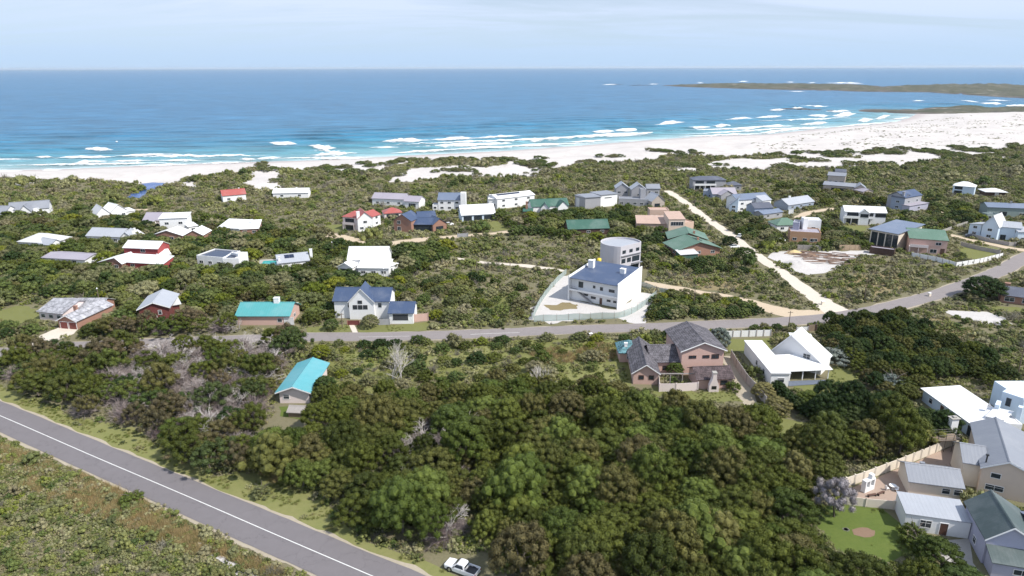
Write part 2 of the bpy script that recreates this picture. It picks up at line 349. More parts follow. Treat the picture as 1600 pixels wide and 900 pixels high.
def house(name, label, cat, blocks, group=None):
    """blocks: dicts A, B (pixels of the front base corners), d (depth m or pixel), h, roof, rh, wall, rm, win, chim"""
    A0 = G(*blocks[0]['A']); B0 = G(*blocks[0]['B']); o, u, v, _ = Xf(A0, B0)
    z0 = min(gz(*A0), gz(*B0)); th = math.atan2(u[1], u[0])
    root = empty(name, (o[0], o[1], z0), th, label, cat, group)
    cth, sth = math.cos(-th), math.sin(-th)
    for b in blocks:
        if 'loc' in b:      # block given in the root's own metres: (x, y, rot, width)
            lx, ly, lr, w = b['loc']; bo = np.array((lx, ly)); bu = np.array((math.cos(lr), math.sin(lr))); bv = np.array((-bu[1], bu[0]))
            wo_ = o+u*lx+v*ly; wu = u*bu[0]+v*bu[1]; wv = u*bv[0]+v*bv[1]
        else:
            a, uu, vv, w = Xf(G(*b['A']), G(*b['B'])); 
            q = a-o; bo = np.array((q[0]*cth-q[1]*sth, q[0]*sth+q[1]*cth)); bu = np.array((uu[0]*cth-uu[1]*sth, uu[0]*sth+uu[1]*cth)); bv = np.array((-bu[1], bu[0]))
            wo_, wu, wv = a, uu, vv
        d = b['d']
        if isinstance(d, tuple): d = float(np.dot(G(*d)-G(*b['B']), wv))
        if 'w' in b: w = b['w']
        zb = b.get('z', 0)
        T = lambda x, y, z, bo=bo, bu=bu, bv=bv: (bo[0]+bu[0]*x+bv[0]*y, bo[1]+bu[1]*x+bv[1]*y, z)
        FOOT.append([tuple(wo_+wu*x+wv*y) for x, y in ((-.7, -.7), (w+.7, -.7), (w+.7, d+.7), (-.7, d+.7))])
        h = b['h']+zb; rt = b.get('roof', 'gx'); rh = b.get('rh', 1.8); ov = b.get('ov', .35); zf = -1.2 if zb == 0 else zb
        wm = M[b.get('wall', 'white')]; rm = M[b.get('rm', 'r_white')]; t = .14
        far = np.linalg.norm(wo_) > 260
        m = MB(T); r = MB(T)
        if b.get('open'):   # veranda: posts only
            n = max(2, int(w/3)+1)
            for i in range(n): x = .1+(w-.3)*i/(n-1); cm_ = MB(T); cm_.box(x, x+.18, 0, .18, zf, h); cm_.build('column', wm, root)
            m.box(0, w, d-.12, d, zf, h)
        elif rt == 'gx': m.prism_x([(0, zf), (d, zf), (d, h), (d/2, h+rh), (0, h)], 0, w)
        elif rt == 'gy':
            ap = b.get('apex', .5)*w; m.prism_y([(0, zf), (w, zf), (w, h), (ap, h+rh), (0, h)], 0, d)
        elif rt == 'sy': m.prism_x([(0, zf), (d, zf), (d, h+rh), (0, h)], 0, w)
        elif rt == 'sx': m.prism_y([(0, zf), (w, zf), (w, h+rh), (0, h)], 0, d)
        else: m.box(0, w, 0, d, zf, h)
        if b.get('open') and rt == 'gx': rt = 'sy'
        e = .012
        if rt == 'gx':
            k = rh/(d/2); yo = ov; zl = h-k*yo+e
            r.prism_x([(-yo, zl), (d/2, h+rh+e), (d/2, h+rh+e+t), (-yo, zl+t)], -ov, w+ov)
            r.prism_x([(d/2, h+rh+e), (d+yo, zl), (d+yo, zl+t), (d/2, h+rh+e+t)], -ov, w+ov)
            r.prism_x([(d/2-.18, h+rh+t-.02), (d/2+.18, h+rh+t-.02), (d/2, h+rh+t+.1)], -ov-.02, w+ov+.02)
        elif rt == 'gy':
            k1 = rh/ap; k2 = rh/(w-ap)
            r.prism_y([(-ov, h-k1*ov+e), (ap, h+rh+e), (ap, h+rh+e+t), (-ov, h-k1*ov+e+t)], -ov, d+ov)
            r.prism_y([(ap, h+rh+e), (w+ov, h-k2*ov+e), (w+ov, h-k2*ov+e+t), (ap, h+rh+e+t)], -ov, d+ov)
            r.prism_y([(ap-.18, h+rh+t-.02), (ap+.18, h+rh+t-.02), (ap, h+rh+t+.1)], -ov-.02, d+ov+.02)
            if not far:
                g = MB(T)
                for (x0, zz0, x1, zz1) in ((-ov, h-k1*ov, ap, h+rh), (ap, h+rh, w+ov, h-k2*ov)): g.prism_y([(x0, zz0-.16), (x1, zz1-.16), (x1, zz1+.1), (x0, zz0+.1)], -ov-.06, -ov-.015)
        elif rt == 'sy': k = rh/d; r.prism_x([(-ov, h-k*ov+e), (d+ov, h+rh+k*ov+e), (d+ov, h+rh+k*ov+e+t), (-ov, h-k*ov+e+t)], -ov, w+ov)
        elif rt == 'sx': k = rh/w; r.prism_y([(-ov, h-k*ov+e), (w+ov, h+rh+k*ov+e), (w+ov, h+rh+k*ov+e+t), (-ov, h-k*ov+e+t)], -ov, d+ov)
        elif rt == 'hip':
            rl = max(0.02, (w-d)/2 if w > d else .02); c = [(-ov, -ov), (w+ov, -ov), (w+ov, d+ov), (-ov, d+ov)]
            if w >= d: R1 = (min(w/2-.01, d/2), d/2); R2 = (max(w/2+.01, w-d/2), d/2)
            else: R1 = (w/2, w/2); R2 = (w/2, d-w/2)
            zt = h+e; zr = h+rh
            cc = [(x, y, zt) for x, y in c]; R1 = R1+(zr,); R2 = R2+(zr,)
            if w >= d:
                r.quad([cc[0], cc[1], R2, R1]); r.quad([cc[1], cc[2], R2], [(a[1], a[0]) for a in (cc[1], cc[2], R2)]); r.quad([cc[2], cc[3], R1, R2]); r.quad([cc[3], cc[0], R1], [(a[1], a[0]) for a in (cc[3], cc[0], R1)])
            else:
                r.quad([cc[0], cc[1], R1]); r.quad([cc[1], cc[2], R2, R1], [(a[1], a[0]) for a in (cc[1], cc[2], R2, R1)]); r.quad([cc[2], cc[3], R2]); r.quad([cc[3], cc[0], R1, R2], [(a[1], a[0]) for a in (cc[3], cc[0], R1, R2)])
            for i in range(4):
                p, q = c[i], c[(i+1) % 4]; r.quad([(p[0], p[1], zt-.2), (q[0], q[1], zt-.2), (q[0], q[1], zt), (p[0], p[1], zt)])
            r.quad([(x, y, zt-.2) for x, y in reversed(c)])
        elif rt == 'flat':
            r.box(.22, w-.22, .22, d-.22, h+.005, h+.09)
            ph = b.get('par', .45)
            m.box(0, w, 0, .2, h, h+ph); m.box(0, w, d-.2, d, h, h+ph); m.box(0, .2, .2, d-.2, h, h+ph); m.box(w-.2, w, .2, d-.2, h, h+ph)
        elif rt == 'slab': r.box(-ov, w+ov, -ov, d+ov, h+.01, h+.32)
        wall = m.build('wall', wm, root)
        if b.get('nolabelwall'): pass
        rf = None
        if rt != 'none': rf = r.build('roof', rm, root)
        if rt == 'gy' and not far and rf: g.build('barge_board', M['trim'], rf)
        for ch in b.get('chim', []):   # x, y, size, top, material, (pot)
            c_ = MB(T); x, y, sz, tp, cm = ch; c_.box(x, x+sz, y, y+sz*.8, h-.4, tp+zb); c_.box(x-.08, x+sz+.08, y-.08, y+sz*.8+.08, tp+zb, tp+.14+zb); c_.build('chimney', M[cm], rf or root)
        for sp in b.get('solar', []):
            x, y, sw, sh, n = sp; s_ = MB(T)
            k = rh/(d/2)
            for i in range(n):
                x0 = x+i*(sw+.1)
                if rt == 'gx': s_.prism_x([(y, h+k*y+t+.08), (y+sh, h+k*(y+sh)+t+.08), (y+sh, h+k*(y+sh)+t+.14), (y, h+k*y+t+.14)], x0, x0+sw)
                else:
                    kk = rh/(w/2); x1 = x0+sw; z1 = h+rh-abs(x0-w/2)*kk; z2 = h+rh-abs(x1-w/2)*kk
                    s_.prism_y([(x0, z1+t+.08), (x1, z2+t+.08), (x1, z2+t+.14), (x0, z1+t+.14)], y, y+sh)
            s_.build('solar_panel', M['solar'], rf or root)
        items = []
        for wn_ in b.get('win', []):
            if isinstance(wn_, str):
                f_, n = wn_[0], int(wn_[1:] or 1)
                face = {'f': 'f', 'g': 'f', 'r': 'r', 's': 'r', 'l': 'l', 'm': 'l'}[f_]; L = w if face == 'f' else d
                zz = .9 if f_ in 'frl' else min(3.6, h-zb-1.5)
                ww = min(1.7, L/n*.55)
                for i in range(n): items.append((face, L*(i+.5)/n-ww/2, zz, ww, 1.15, 'win'))
            else: items.append(wn_ if len(wn_) > 5 else wn_+('win',))
        for (face, a0, zz, ww, hh, kd) in items:
            zz += zb
            if face == 'f': TT = lambda a, out, z, T=T, a0=a0, zz=zz: T(a0+a, -out, zz+z)
            elif face == 'r': TT = lambda a, out, z, T=T, a0=a0, zz=zz, w=w: T(w+out, a0+a, zz+z)
            else: TT = lambda a, out, z, T=T, a0=a0, zz=zz: T(-out, a0+a, zz+z)
            if kd == 'win' or kd == 'dark':
                g_, f_ = winmesh(TT, far, ww, hh, 0); fm = M[b.get('fr', 'frame')] if kd == 'win' else M['framedark']
                w_ = g_.build('window', [M['glass'], fm] if far else M['glass'], root)
                if f_: f_.build('frame', fm, w_)
            else:
                q = MB(TT); q.box(0, ww, -.02, .05, 0, hh); mt = {'garage': 'doorbrown', 'garagedark': 'doordark', 'door': 'framebrown', 'doorwhite': 'doorwhite', 'void_shade': 'glass'}[kd]
                w_ = q.build('garage_door' if 'garage' in kd else 'door', M[mt], root)  # an open bay gets a dark sheet for its inner shade, no real door
                if not far and kd != 'void_shade':
                    q = MB(TT); q.box(-.1, 0, -.02, .08, 0, hh+.1); q.box(ww, ww+.1, -.02, .08, 0, hh+.1); q.box(0, ww, -.02, .08, hh, hh+.1); q.build('frame', M['trim'], w_)
        if b.get('bal'):   # balcony: x0, x1, z, depth, colour
            for (x0, x1, z, dp, bm) in b['bal']:
                q = MB(T); q.box(x0, x1, -dp, -.01, z-.2, z); q.box(x0, x1, -dp, -dp+.08, z, z+.95)
                for i in range(max(2, int((x1-x0)/3)+1)):
                    n = max(1, int((x1-x0)/3)); x = x0+(x1-x0-.2)*min(i, n)/n; q.box(x, x+.2, -dp-.003, -dp+.2, -.8, z-.2)
                q.build('balcony', M[bm], root)
    return root
def Bk(A, B, d, h, roof='gx', rh=1.8, wall='white', rm='r_white', win=(), **k):
    k.update(A=A, B=B, d=d, h=h, roof=roof, rh=rh, wall=wall, rm=rm, win=list(win)); return k
# ------------------------------------------------------------------ houses, far to near
house('beach_house', 'grey-roofed white cottage cut off by the left edge of the picture', 'house', [Bk((-34,340),(10,341),8,2.9,'gx',2.4,'white','r_grey',['f2'])])
house('beach_house', 'long white house with grey roof and small front gable, far left below the beach', 'house', [
 Bk((16,338),(78,334),9,3.2,'gx',3.0,'white','r_grey',['r2']), Bk((32,340),(50,339),6,3.2,'gy',2.8,'white','r_grey',['f1']), Bk((54,338),(64,337),4,3.0,'flat',0,'white','r_grey',['f1'])])
house('beach_house', 'white house with twin white gables among dark bushes', 'house', [
 Bk((152,346),(174,343),10,3.3,'gy',3.2,'white','r_offwhite',['f1']), Bk((175,342),(200,338),10,3.4,'gy',3.0,'white','r_white',['f2']), Bk((200,338),(212,336),6,2.4,'sy',.6,'white','r_white',[])])
house('house', 'white house with long pale grey roof and a brown door in its right wing', 'house', [
 Bk((137,379),(190,380),9,3.0,'gx',2.4,'white','r_lightgrey',['f3']), Bk((190,381),(206,380),8,3.2,'gy',1.8,'white','r_lightgrey',[('f',1.2,0,2.4,2.3,'garage')]), Bk((207,379),(226,374),7,2.7,'gx',1.5,'white','r_offwhite',['f1'],chim=[(4,3,.8,5.2,'white')])])
house('house', 'white bungalow with pale hipped roof partly hidden by a dark tree', 'house', [
 Bk((30,388),(80,391),11,2.9,'hip',2.6,'white','r_offwhite',['f2']), Bk((80,393),(101,388),8,2.6,'gy',1.7,'white','r_lightgrey',['f1','r1'])])
house('house', 'white cottage with dark lilac-grey roof behind the big white house', 'house', [
 Bk((225,353),(262,353),9,2.7,'gx',2.7,'whitepink','r_lilac',['f2']), Bk((225,355),(240,355),3,2.4,'sy',.5,'white','r_lilac',['f1'])])
house('house', 'tall white house with flat white upper floor above a brick gable', 'house', [
 Bk((252,364),(295,362),8,6.4,'sy',.8,'white','r_white',['g2']), Bk((240,376),(286,377),8,2.6,'gy',2.0,'brick','r_white',[('f',7,0.7,2.2,1.3)]), Bk((296,364),(310,362),6,2.8,'sy',.5,'white','r_white',['f1'])])
house('garage', 'small brick double garage with white gabled roof and two brown doors', 'garage', [
 Bk((290,377),(318,377),9,2.7,'gy',2.0,'brick','r_white',[('f',1.1,0,3.0,2.2,'garage'),('f',5.0,0,3.0,2.2,'garage')])])
house('house', 'low house with long white roof and brick and white front', 'house', [
 Bk((342,365),(376,367),9,2.8,'sy',1.9,'white','r_white',['f2']), Bk((376,368),(405,367),9,2.8,'sy',1.9,'brick','r_white',['f2','r1'],chim=[(4,5,.8,5.8,'white')])])
house('house', 'dark red house with two-level white roof and brick wing', 'house', [
 Bk((197,409),(250,411),7,5.6,'gx',1.8,'redwall','r_white',[('f',6.8,4,1.9,1.2)]), Bk((193,420),(256,424),6,2.6,'sy',1.3,'redwall','r_white',['f2'],chim=[]), Bk((156,421),(192,423),8,2.7,'gy',1.9,'brick','r_white',['f2'],apex=.75),
 Bk((250,412),(268,409),7,3,'gx',1.2,'redwall','r_white',['f1'])])
house('house', 'flat pale grey roof showing over dark bushes on the left', 'house', [Bk((68,412),(134,415),9,2.4,'gx',.9,'white','r_lilac',['f2'])])
house('house', 'white modern house with flat roof and dark panel, left of the pool', 'house', [
 Bk((309,414),(350,418),10,3.4,'flat',0,'white','solar',['f3']), Bk((350,421),(375,421),9,3.9,'flat',0,'white','r_white',['r1'],solar=[(.8,1.2,3.2,5.5,1)],par=.3), Bk((375,418),(379,417),5,4.6,'flat',0,'white','r_white',[])])
house('beach_house', 'small white cottage with red roof alone in the scrub near the beach', 'house', [Bk((349,316),(385,312),7,3.6,'gx',2.4,'white','r_red',['f2'],chim=[(9,4,.7,6.4,'white')])])
house('beach_house', 'low white cottage with white roof below the bare dunes', 'house', [Bk((427,310),(482,309),8,3.0,'gx',1.8,'white','r_white',['f2'],chim=[(1,4,.7,5.4,'white'),(12,4,.7,5.2,'white')])])
house('house', 'grey-roofed white house with white chimneys beside the pool', 'house', [
 Bk((436,424),(484,419),11,3.0,'gx',1.7,'white','r_lightgrey',['f1'],chim=[(11.5,3,1.0,6.2,'white'),(.2,1,.7,5.0,'white')],solar=[(2.6,2.5,1.6,2.2,2)])])
house('house', 'large all-white house with stepped white roofs above the dark bushes', 'house', [
 Bk((545,424),(606,424),9,4.6,'gx',3.4,'white','r_white',['f2'],apexb=1), Bk((529,428),(551,430),7,2.9,'gy',1.5,'white','r_white',[('f',.8,.2,3.0,2.0,'dark')]),
 Bk((560,431),(608,432),6,3.0,'sy',1.4,'white','r_white',['f3']), Bk((600,432),(622,424),8,3.0,'hip',1.8,'white','r_white',['f1','r2'],chim=[])])
house('beach_house', 'long white house with lilac-grey roof in the middle row', 'house', [
 Bk((582,320),(632,322),9,3.6,'gx',2.2,'white','r_lilac',['f3']), Bk((632,326),(655,327),9,4.0,'gx',2.0,'white','r_lilac',[('f',2.4,1,4,2.0)])])
house('house', 'two-storey white house with red roofs and dark balcony', 'house', [
 Bk((537,359),(560,361),8,6.2,'hip',2.2,'whitepink','r_red',[('f',1.2,.2,4.6,2.4,'dark'),('f',1.2,3.5,4.6,2.0,'dark')],bal=[(.4,6.2,3.0,1.2,'whitepink')]),
 Bk((560,362),(583,360),10,5.8,'gy',2.8,'white','r_red',['f2','g1'],chim=[(-.2,.2,1.4,8.8,'white')]), Bk((583,355),(595,351),8,5.0,'gx',1.8,'white','r_red',['f1','g1'])])
house('carport', 'small open carport with red hipped roof behind the brick house', 'carport', [Bk((601,342),(628,340),7,2.7,'hip',2.0,'whitepink','r_red',[('f',1,0,6,2.1,'void_shade')])])  # solid block; a dark glass sheet stands in for the shaded open bay
house('house', 'brick house of two dark-roofed gables joined by a glass hall', 'house', [
 Bk((616,361),(643,363),9,5.2,'gy',2.7,'brick','r_blue',[('f',1.7,.3,1.8,1.9,'win'),('f',1.7,3.4,1.8,1.6,'win')]), Bk((643,361),(676,361),8,3.2,'gx',2.2,'glass','r_blue',[]),
 Bk((655,358),(682,356),9,4.6,'gx',2.6,'brick','r_blue',[]), Bk((677,362),(698,359),9,3.4,'gy',2.3,'brick','r_blue',[('f',1.4,.1,3.6,2.2,'dark')])])
house('beach_house', 'white two-storey house with blue-grey roof and tall white chimney tower', 'house', [
 Bk((685,329),(720,329),9,5.6,'gx',2.8,'white','r_bluegrey',['f3','g3']), Bk((720,330),(728,330),4,9.2,'flat',0,'white','r_white',[],par=.2), Bk((676,329),(684,329),5,2.6,'flat',0,'white','r_grey',['f1'])])
house('house', 'white-roofed cottage with veranda bays facing an open lawn', 'house', [
 Bk((722,346),(773,343),9,3.3,'gx',3.6,'paleblue','r_white',[('f',.8,.1,4.0,2.3,'dark'),('f',5.8,.1,4.0,2.3,'dark'),('f',10.8,.1,4.2,2.3,'dark')],ov=.5)])
house('beach_house', 'long white house with row of dark roof panels, beside dark bushes', 'house', [
 Bk((764,326),(776,326),10,5.0,'sy',.5,'white','r_white',[('f',.8,.3,2.4,2.2,'dark')]), Bk((777,327),(835,320),10,5.4,'gx',1.4,'white','r_white',['f3','g3'],solar=[(2,3.0,1.3,1.6,10)])])
house('house', 'white cottage with green roof, two front gables and brick chimney', 'house', [
 Bk((831,334),(888,331),8,3.6,'gx',2.8,'white','r_dgreen',['f1']), Bk((845,336),(858,336),5,3.6,'gy',2.2,'white','r_dgreen',['f1']), Bk((872,334),(888,333),5,3.6,'gy',2.6,'white','r_dgreen',['f2']),
 Bk((818,336),(832,336),6,1.8,'gx',.9,'brick','r_dgreen',[],chim=[(1.0,2,1.0,6.2,'brick')])])
house('house', 'boxy pale grey modern house with single sloping dark roof', 'house', [
 Bk((898,323),(914,328),9,6.0,'slab',0,'grey','r_grey',[('f',1.4,.2,3,5.0,'doorwhite')]), Bk((914,328),(938,326),10,6.2,'slab',0,'grey','r_grey',[]), Bk((938,324),(964,321),10,6.4,'slab',0,'white','r_grey',[('f',2.4,4.6,4.5,.6)])])
house('house', 'cluster of grey gabled pavilions beside the boxy grey house', 'house', [
 Bk((962,312),(982,312),8,6.4,'gy',2.6,'grey','r_lightgrey',['f1','g2']), Bk((986,316),(1009,316),8,7.0,'gy',2.8,'grey','r_lightgrey',['f2','g1']), Bk((966,321),(1018,323),7,3.4,'flat',0,'grey','r_grey',['f5']),
 Bk((1000,320),(1008,320),5,8.0,'flat',0,'grey','r_grey',[]), Bk((1018,325),(1038,324),9,3.6,'gy',3.2,'stone','r_lightgrey',[('f',1.6,.1,3.0,2.2,'dark')]), Bk((1010,312),(1030,312),7,6.2,'gx',1.8,'grey','r_grey',['g2'])])
house('cottage', 'long low cottage of dark wood with deep green roof', 'cottage', [
 Bk((888,368),(951,366),9,2.9,'gx',2.9,'darkwood','r_dgreen',['f3'])])
house('house', 'peach-coloured flat-roofed house with a taller middle block', 'house', [
 Bk((995,362),(1043,363),9,3.8,'sy',1.6,'peach','r_peach',['f2']), Bk((1014,352),(1044,352),6,6.8,'flat',0,'peach','r_peach',['g4']), Bk((1044,366),(1069,366),10,6.6,'sy',1.4,'cream','r_peach',[('f',.8,3.8,5.6,1.8)],ov=.2),
 Bk((1069,365),(1083,363),8,4.4,'flat',0,'peach','r_peach',['f1'])])
house('house', 'brick house with wide dull green gable roof, behind its twin', 'house', [
 Bk((1045,384),(1104,386),11,3.2,'gy',2.5,'brick','r_green',['f2'],ov=.7,chim=[(9.5,1.5,.8,6.0,'brick')])])
house('house', 'brick house with wide green roof, blue solar panel and striped awning', 'house', [
 Bk((1058,402),(1124,398),12,2.9,'gy',2.7,'brick','r_green',['f3','l2'],ov=.8,chim=[(9.8,4,.7,6.2,'brick')],solar=[(9.2,4.5,1.5,3.0,2)]),
 Bk((1063,407),(1090,405),4,2.2,'sy',.7,'r_dgreen','r_offwhite',[])])
house('beach_house', 'grey two-storey beach house with hipped slate roof and balconies', 'house', [
 Bk((1082,297),(1133,297),9,6.0,'hip',1.8,'grey','r_slate',[('f',1.4,.2,5,2.3,'dark'),('f',1.4,3.4,5,2.0,'dark'),('f',8,.2,5,2.3,'dark'),('f',8,3.4,5,2.0,'dark'),'s2'],bal=[(.8,13.6,3.0,1.0,'white')]), Bk((1137,297),(1158,297),7,3.0,'hip',1.8,'grey','r_slate',['f2'])])
house('beach_house', 'low grey house with grey gables in front of the slate-roofed beach house', 'house', [
 Bk((1098,309),(1113,310),8,3.6,'flat',0,'greyblue','r_grey',['f2']), Bk((1113,312),(1150,312),9,3.2,'gx',2.6,'greyblue','r_lilac',['f3']), Bk((1126,314),(1146,313),4,3.2,'gy',2.2,'grey','r_lilac',['f1'])])
house('beach_house', 'bright white house with blue-grey roof and sloping end wings', 'house', [
 Bk((1150,331),(1200,328),9,6.2,'gx',2.0,'white','r_bluegrey',['f3','g3']), Bk((1139,332),(1152,333),9,4.2,'sx',3.6,'paleblue','r_lightgrey',['f1','g1']), Bk((1189,332),(1203,330),4,6.0,'sy',1.6,'white','r_lightgrey',['f1','g1'])])
house('house', 'small dark blue-grey house with pale grey lean-to', 'house', [
 Bk((1178,339),(1206,338),8,4.4,'gx',1.8,'greyblue','r_slate',['f2'],chim=[]), Bk((1192,343),(1222,339),6,2.6,'gx',1.0,'grey','r_bluegrey',['f2'])])
house('cottage', 'single-storey cottage with pale grey roof and dark blue end wall', 'cottage', [
 Bk((1231,329),(1271,322),9,2.8,'gx',2.4,'greyblue','r_lightgrey',['f3'],chim=[(6,4.5,.9,6.0,'white')])])
house('villa', 'large pale stone villa with stepped grey roofs below the dunes', 'villa', [
 Bk((1285,299),(1334,303),10,4.0,'gx',1.2,'stone','r_grey',[('f',4.5,.1,8.5,2.6,'dark'),'r1']), Bk((1291,294),(1318,296),8,7.8,'gx',1.4,'stone','r_grey',['g3']), Bk((1302,293),(1318,294),6,9.6,'gx',1.2,'stone','r_slate',[]),
 Bk((1334,304),(1352,305),9,3.8,'gy',2.0,'stone','r_grey',['f2']), Bk((1348,307),(1363,306),7,2.8,'gy',1.2,'stone','r_lilac',['f1'])])
house('house', 'white two-storey house with long white roof and full-width balcony', 'house', [
 Bk((1318,349),(1382,352),9,5.8,'gx',1.8,'white','r_white',[('f',1,.2,5,2.3,'dark'),('f',1,3.6,5,1.7,'dark'),('f',7,.2,4,2.3,'dark'),('f',7.2,3.6,5,1.7,'dark'),('f',13,3.6,4.6,1.7,'dark')],bal=[(-.6,12.5,3.1,1.6,'white')]), Bk((1340,351),(1356,352),2,5.6,'gy',1.7,'white','r_white',[('f',.6,3.6,3.4,1.6,'dark')])])
house('house', 'dark blue-grey tall house with chimney and low garage wing', 'house', [
 Bk((1390,326),(1411,329),9,6.4,'gx',1.0,'greyblue','r_slate',['f1','g1'],chim=[(4.5,.5,1.1,9.2,'grey')]), Bk((1411,329),(1437,324),9,6.6,'gx',2.2,'grey','r_blue',['f1','g2','s1']), Bk((1420,331),(1449,327),7,2.9,'sx',.3,'lilac','r_lilac',['f1'])])
house('beach_house', 'small pale blue square house with white pyramid roof', 'house', [Bk((1487,303),(1508,305),8,5.0,'hip',2.2,'paleblue','r_white',[('f',.9,.1,3.8,2.2,'dark'),('f',.9,3,3.8,1.6,'dark')],w=10.5)])
house('shed', 'low dark shed with shallow white roof near the right edge', 'shed', [Bk((1540,306),(1570,307),8,2.5,'hip',1.5,'darkwood','r_white',[('f',4.5,0,2,2.1,'doorwhite')],ov=1.0)])
house('house', 'long green-grey house with flat slate roof cut off by the right edge', 'house', [
 Bk((1541,337),(1620,341),9,4.6,'gx',1.4,'greengrey','r_bluegrey',[('f',1.0,.3,2.4,1.8),('f',5.5,.6,3.2,2.0,'dark'),('f',14,.8,2.4,1.4)],chim=[(11,4,.7,7,'metal')]), Bk((1541,343),(1560,343),4,2.3,'flat',0,'greengrey','r_grey',['f2'],par=.7)])
house('house', 'tall dark-fronted house with beige columns and one grey sloping roof', 'house', [
 Bk((1357,384),(1397,392),(1421,377),7.0,'sy',.8,'creamlight','r_bluegrey',[('f',.5,.6,2.4,5.6,'dark'),('f',3.4,.6,2.4,5.6,'dark'),('f',6.3,.6,2.4,5.6,'dark'),('f',9.0,.6,2.0,5.6,'dark'),'s1'],ov=.8),
 Bk((1358,396),(1396,401),3.5,2.3,'flat',0,'darkwood','r_lilac',[])])
house('house', 'brick two-storey house with green roof and pale balcony by the bend', 'house', [
 Bk((1418,394),(1477,399),(1502,385),5.8,'gx',2.0,'pinkbrick','r_green',[('f',7.5,.5,2.4,1.6),('f',11,.3,1.5,2.2,'door'),('f',9.0,3.7,2.0,1.2),'r2','s2'],bal=[(0,6.4,3.0,2.2,'whitepink')])])
house('house', 'white and pale blue house with steep white gable near the right edge', 'house', [
 Bk((1531,372),(1556,376),10,6.0,'gy',4.2,'paleblue','r_offwhite',['f1','g1'],apex=.55), Bk((1512,367),(1530,371),7,5.0,'sx',.9,'paleblue','r_lightgrey',['f1','g1']), Bk((1556,374),(1592,377),9,5.6,'gx',1.6,'paleblue','r_lightgrey',[('f',1.2,.1,2,2.2,'dark'),('f',6,3.4,1.8,1.3)]), Bk((1588,378),(1625,378),8,4.4,'gx',1.2,'paleblue','r_lightgrey',['f2'])])
house('cottage', 'small white cottage with dull green hipped roof behind the brick block house', 'cottage', [Bk((1213,362),(1248,361),8,3.0,'hip',2.4,'white','r_green',['f2'])])
house('house', 'block-like house of orange brick with white upper box beside sand plot', 'house', [
 Bk((1233,378),(1281,381),9,4.2,'flat',0,'brickorange','r_lilac',[('f',8,.6,1.6,1.4),'f3']), Bk((1258,371),(1280,372),6,7.4,'flat',0,'white','r_white',['g1'],par=.3), Bk((1236,374),(1246,375),6,7.0,'flat',0,'lilac','r_grey',[]), Bk((1252,374),(1259,374),3,9.0,'flat',0,'white','r_white',[],par=.1)])
house('house', 'brick house with slate roof and chimney at the right edge below the road bend', 'house', [
 Bk((1562,472),(1625,480),9,2.6,'gx',1.5,'brick','r_slate',[('f',1.0,.6,2.6,1.4),('f',5.5,.6,1.6,1.4),('f',9,.2,2.4,2.0,'dark')],chim=[(1.0,4.5,1.4,5.0,'brick')],ov=.6)])
# ---- middle ground
house('house', 'weathered grey-roofed brick house with brown double garage and pale driveway', 'house', [
 Bk((93,513),(122,515),14,2.6,'gy',1.5,'brick','r_asbestos',[('f',.6,0,2.3,2.1,'garage'),('f',3.4,0,2.3,2.1,'garage')],ov=.4,chim=[(1.0,5.0,.9,4.9,'brick')]),
 Bk((63,499),(100,503),12,2.7,'gx',1.9,'whitepink','r_asbestos',['f3','l2'],ov=.4), Bk((118,492),(160,492),7,2.6,'gx',1.5,'brick','r_asbestos',['f1'],ov=.4)])
house('barn', 'dark red boarded barn with pale roof standing among the thicket', 'barn', [
 Bk((220,503),(267,499),12,4.0,'gy',1.7,'redwood','r_lightgrey',[('f',1.5,1.9,1.2,1.2),('f',5.0,1.8,1.0,1.4),('f',3.4,0,1.1,1.6,'door')],ov=.5), Bk((266,492),(282,489),6,3.0,'sy',.8,'redwood','r_offwhite',[],ov=.6)])
house('house', 'long brick house with turquoise roof behind dead trees', 'house', [
 Bk((372,508),(453,508),9.5,3.0,'gx',2.2,'pinkbrick','r_turq',[('f',11.4,.9,1.4,1.2),('f',13.4,.1,2.6,2.2,'doorwhite'),'r1'],chim=[(9.4,4.2,1.5,6.6,'white')],ov=.5),
 Bk((374,498),(459,497),5,2.6,'sy',.4,'pinkbrick','concrete',[],ov=.3)])
house('house', 'white boarded house with dark blue roof and tall central gable by the road', 'house', [
 Bk((524,497),(609,498),9,5.6,'gx',2.5,'white','r_blue',[('f',3.9,3.4,.9,1.7,'win'),('f',12.8,3.4,1.2,1.5,'win'),('f',4.4,.1,2.0,2.1,'door'),('f',7.2,.3,2.2,1.7,'dark')],ov=.45),
 Bk((547,499),(586,499.4),6.5,5.6,'gy',3.9,'white','r_blue',[('f',1.1,3.2,1.3,1.3,'dark'),('f',2.6,3.2,1.3,1.3,'dark'),('f',4.1,3.2,1.3,1.3,'dark'),('f',2.6,4.9,1.3,1.0,'dark')],ov=.3)])
tmp = house('garage', 'white garage with blue roof and charcoal door beside the blue-roofed house', 'garage', [
 Bk((609,506),(646,506),8,3.4,'gx',1.9,'white','r_blue',[('f',1.0,1.1,4.4,1.9,'garagedark')],ov=.4)])
house('cottage', 'turquoise-roofed cottage with white end wall in a gap of the thicket', 'cottage', [
 Bk((438,630),(484,630),14.5,3.0,'gy',1.2,'whitepink','r_turqpale',[('f',.8,1.0,1.4,1.2)],ov=.7)])
house('shed', 'tiny weathered wooden hut near the turquoise cottage', 'shed', [Bk((451,652),(473,653),2.8,1.3,'gx',.7,'wood','greywood',[],ov=.3)])
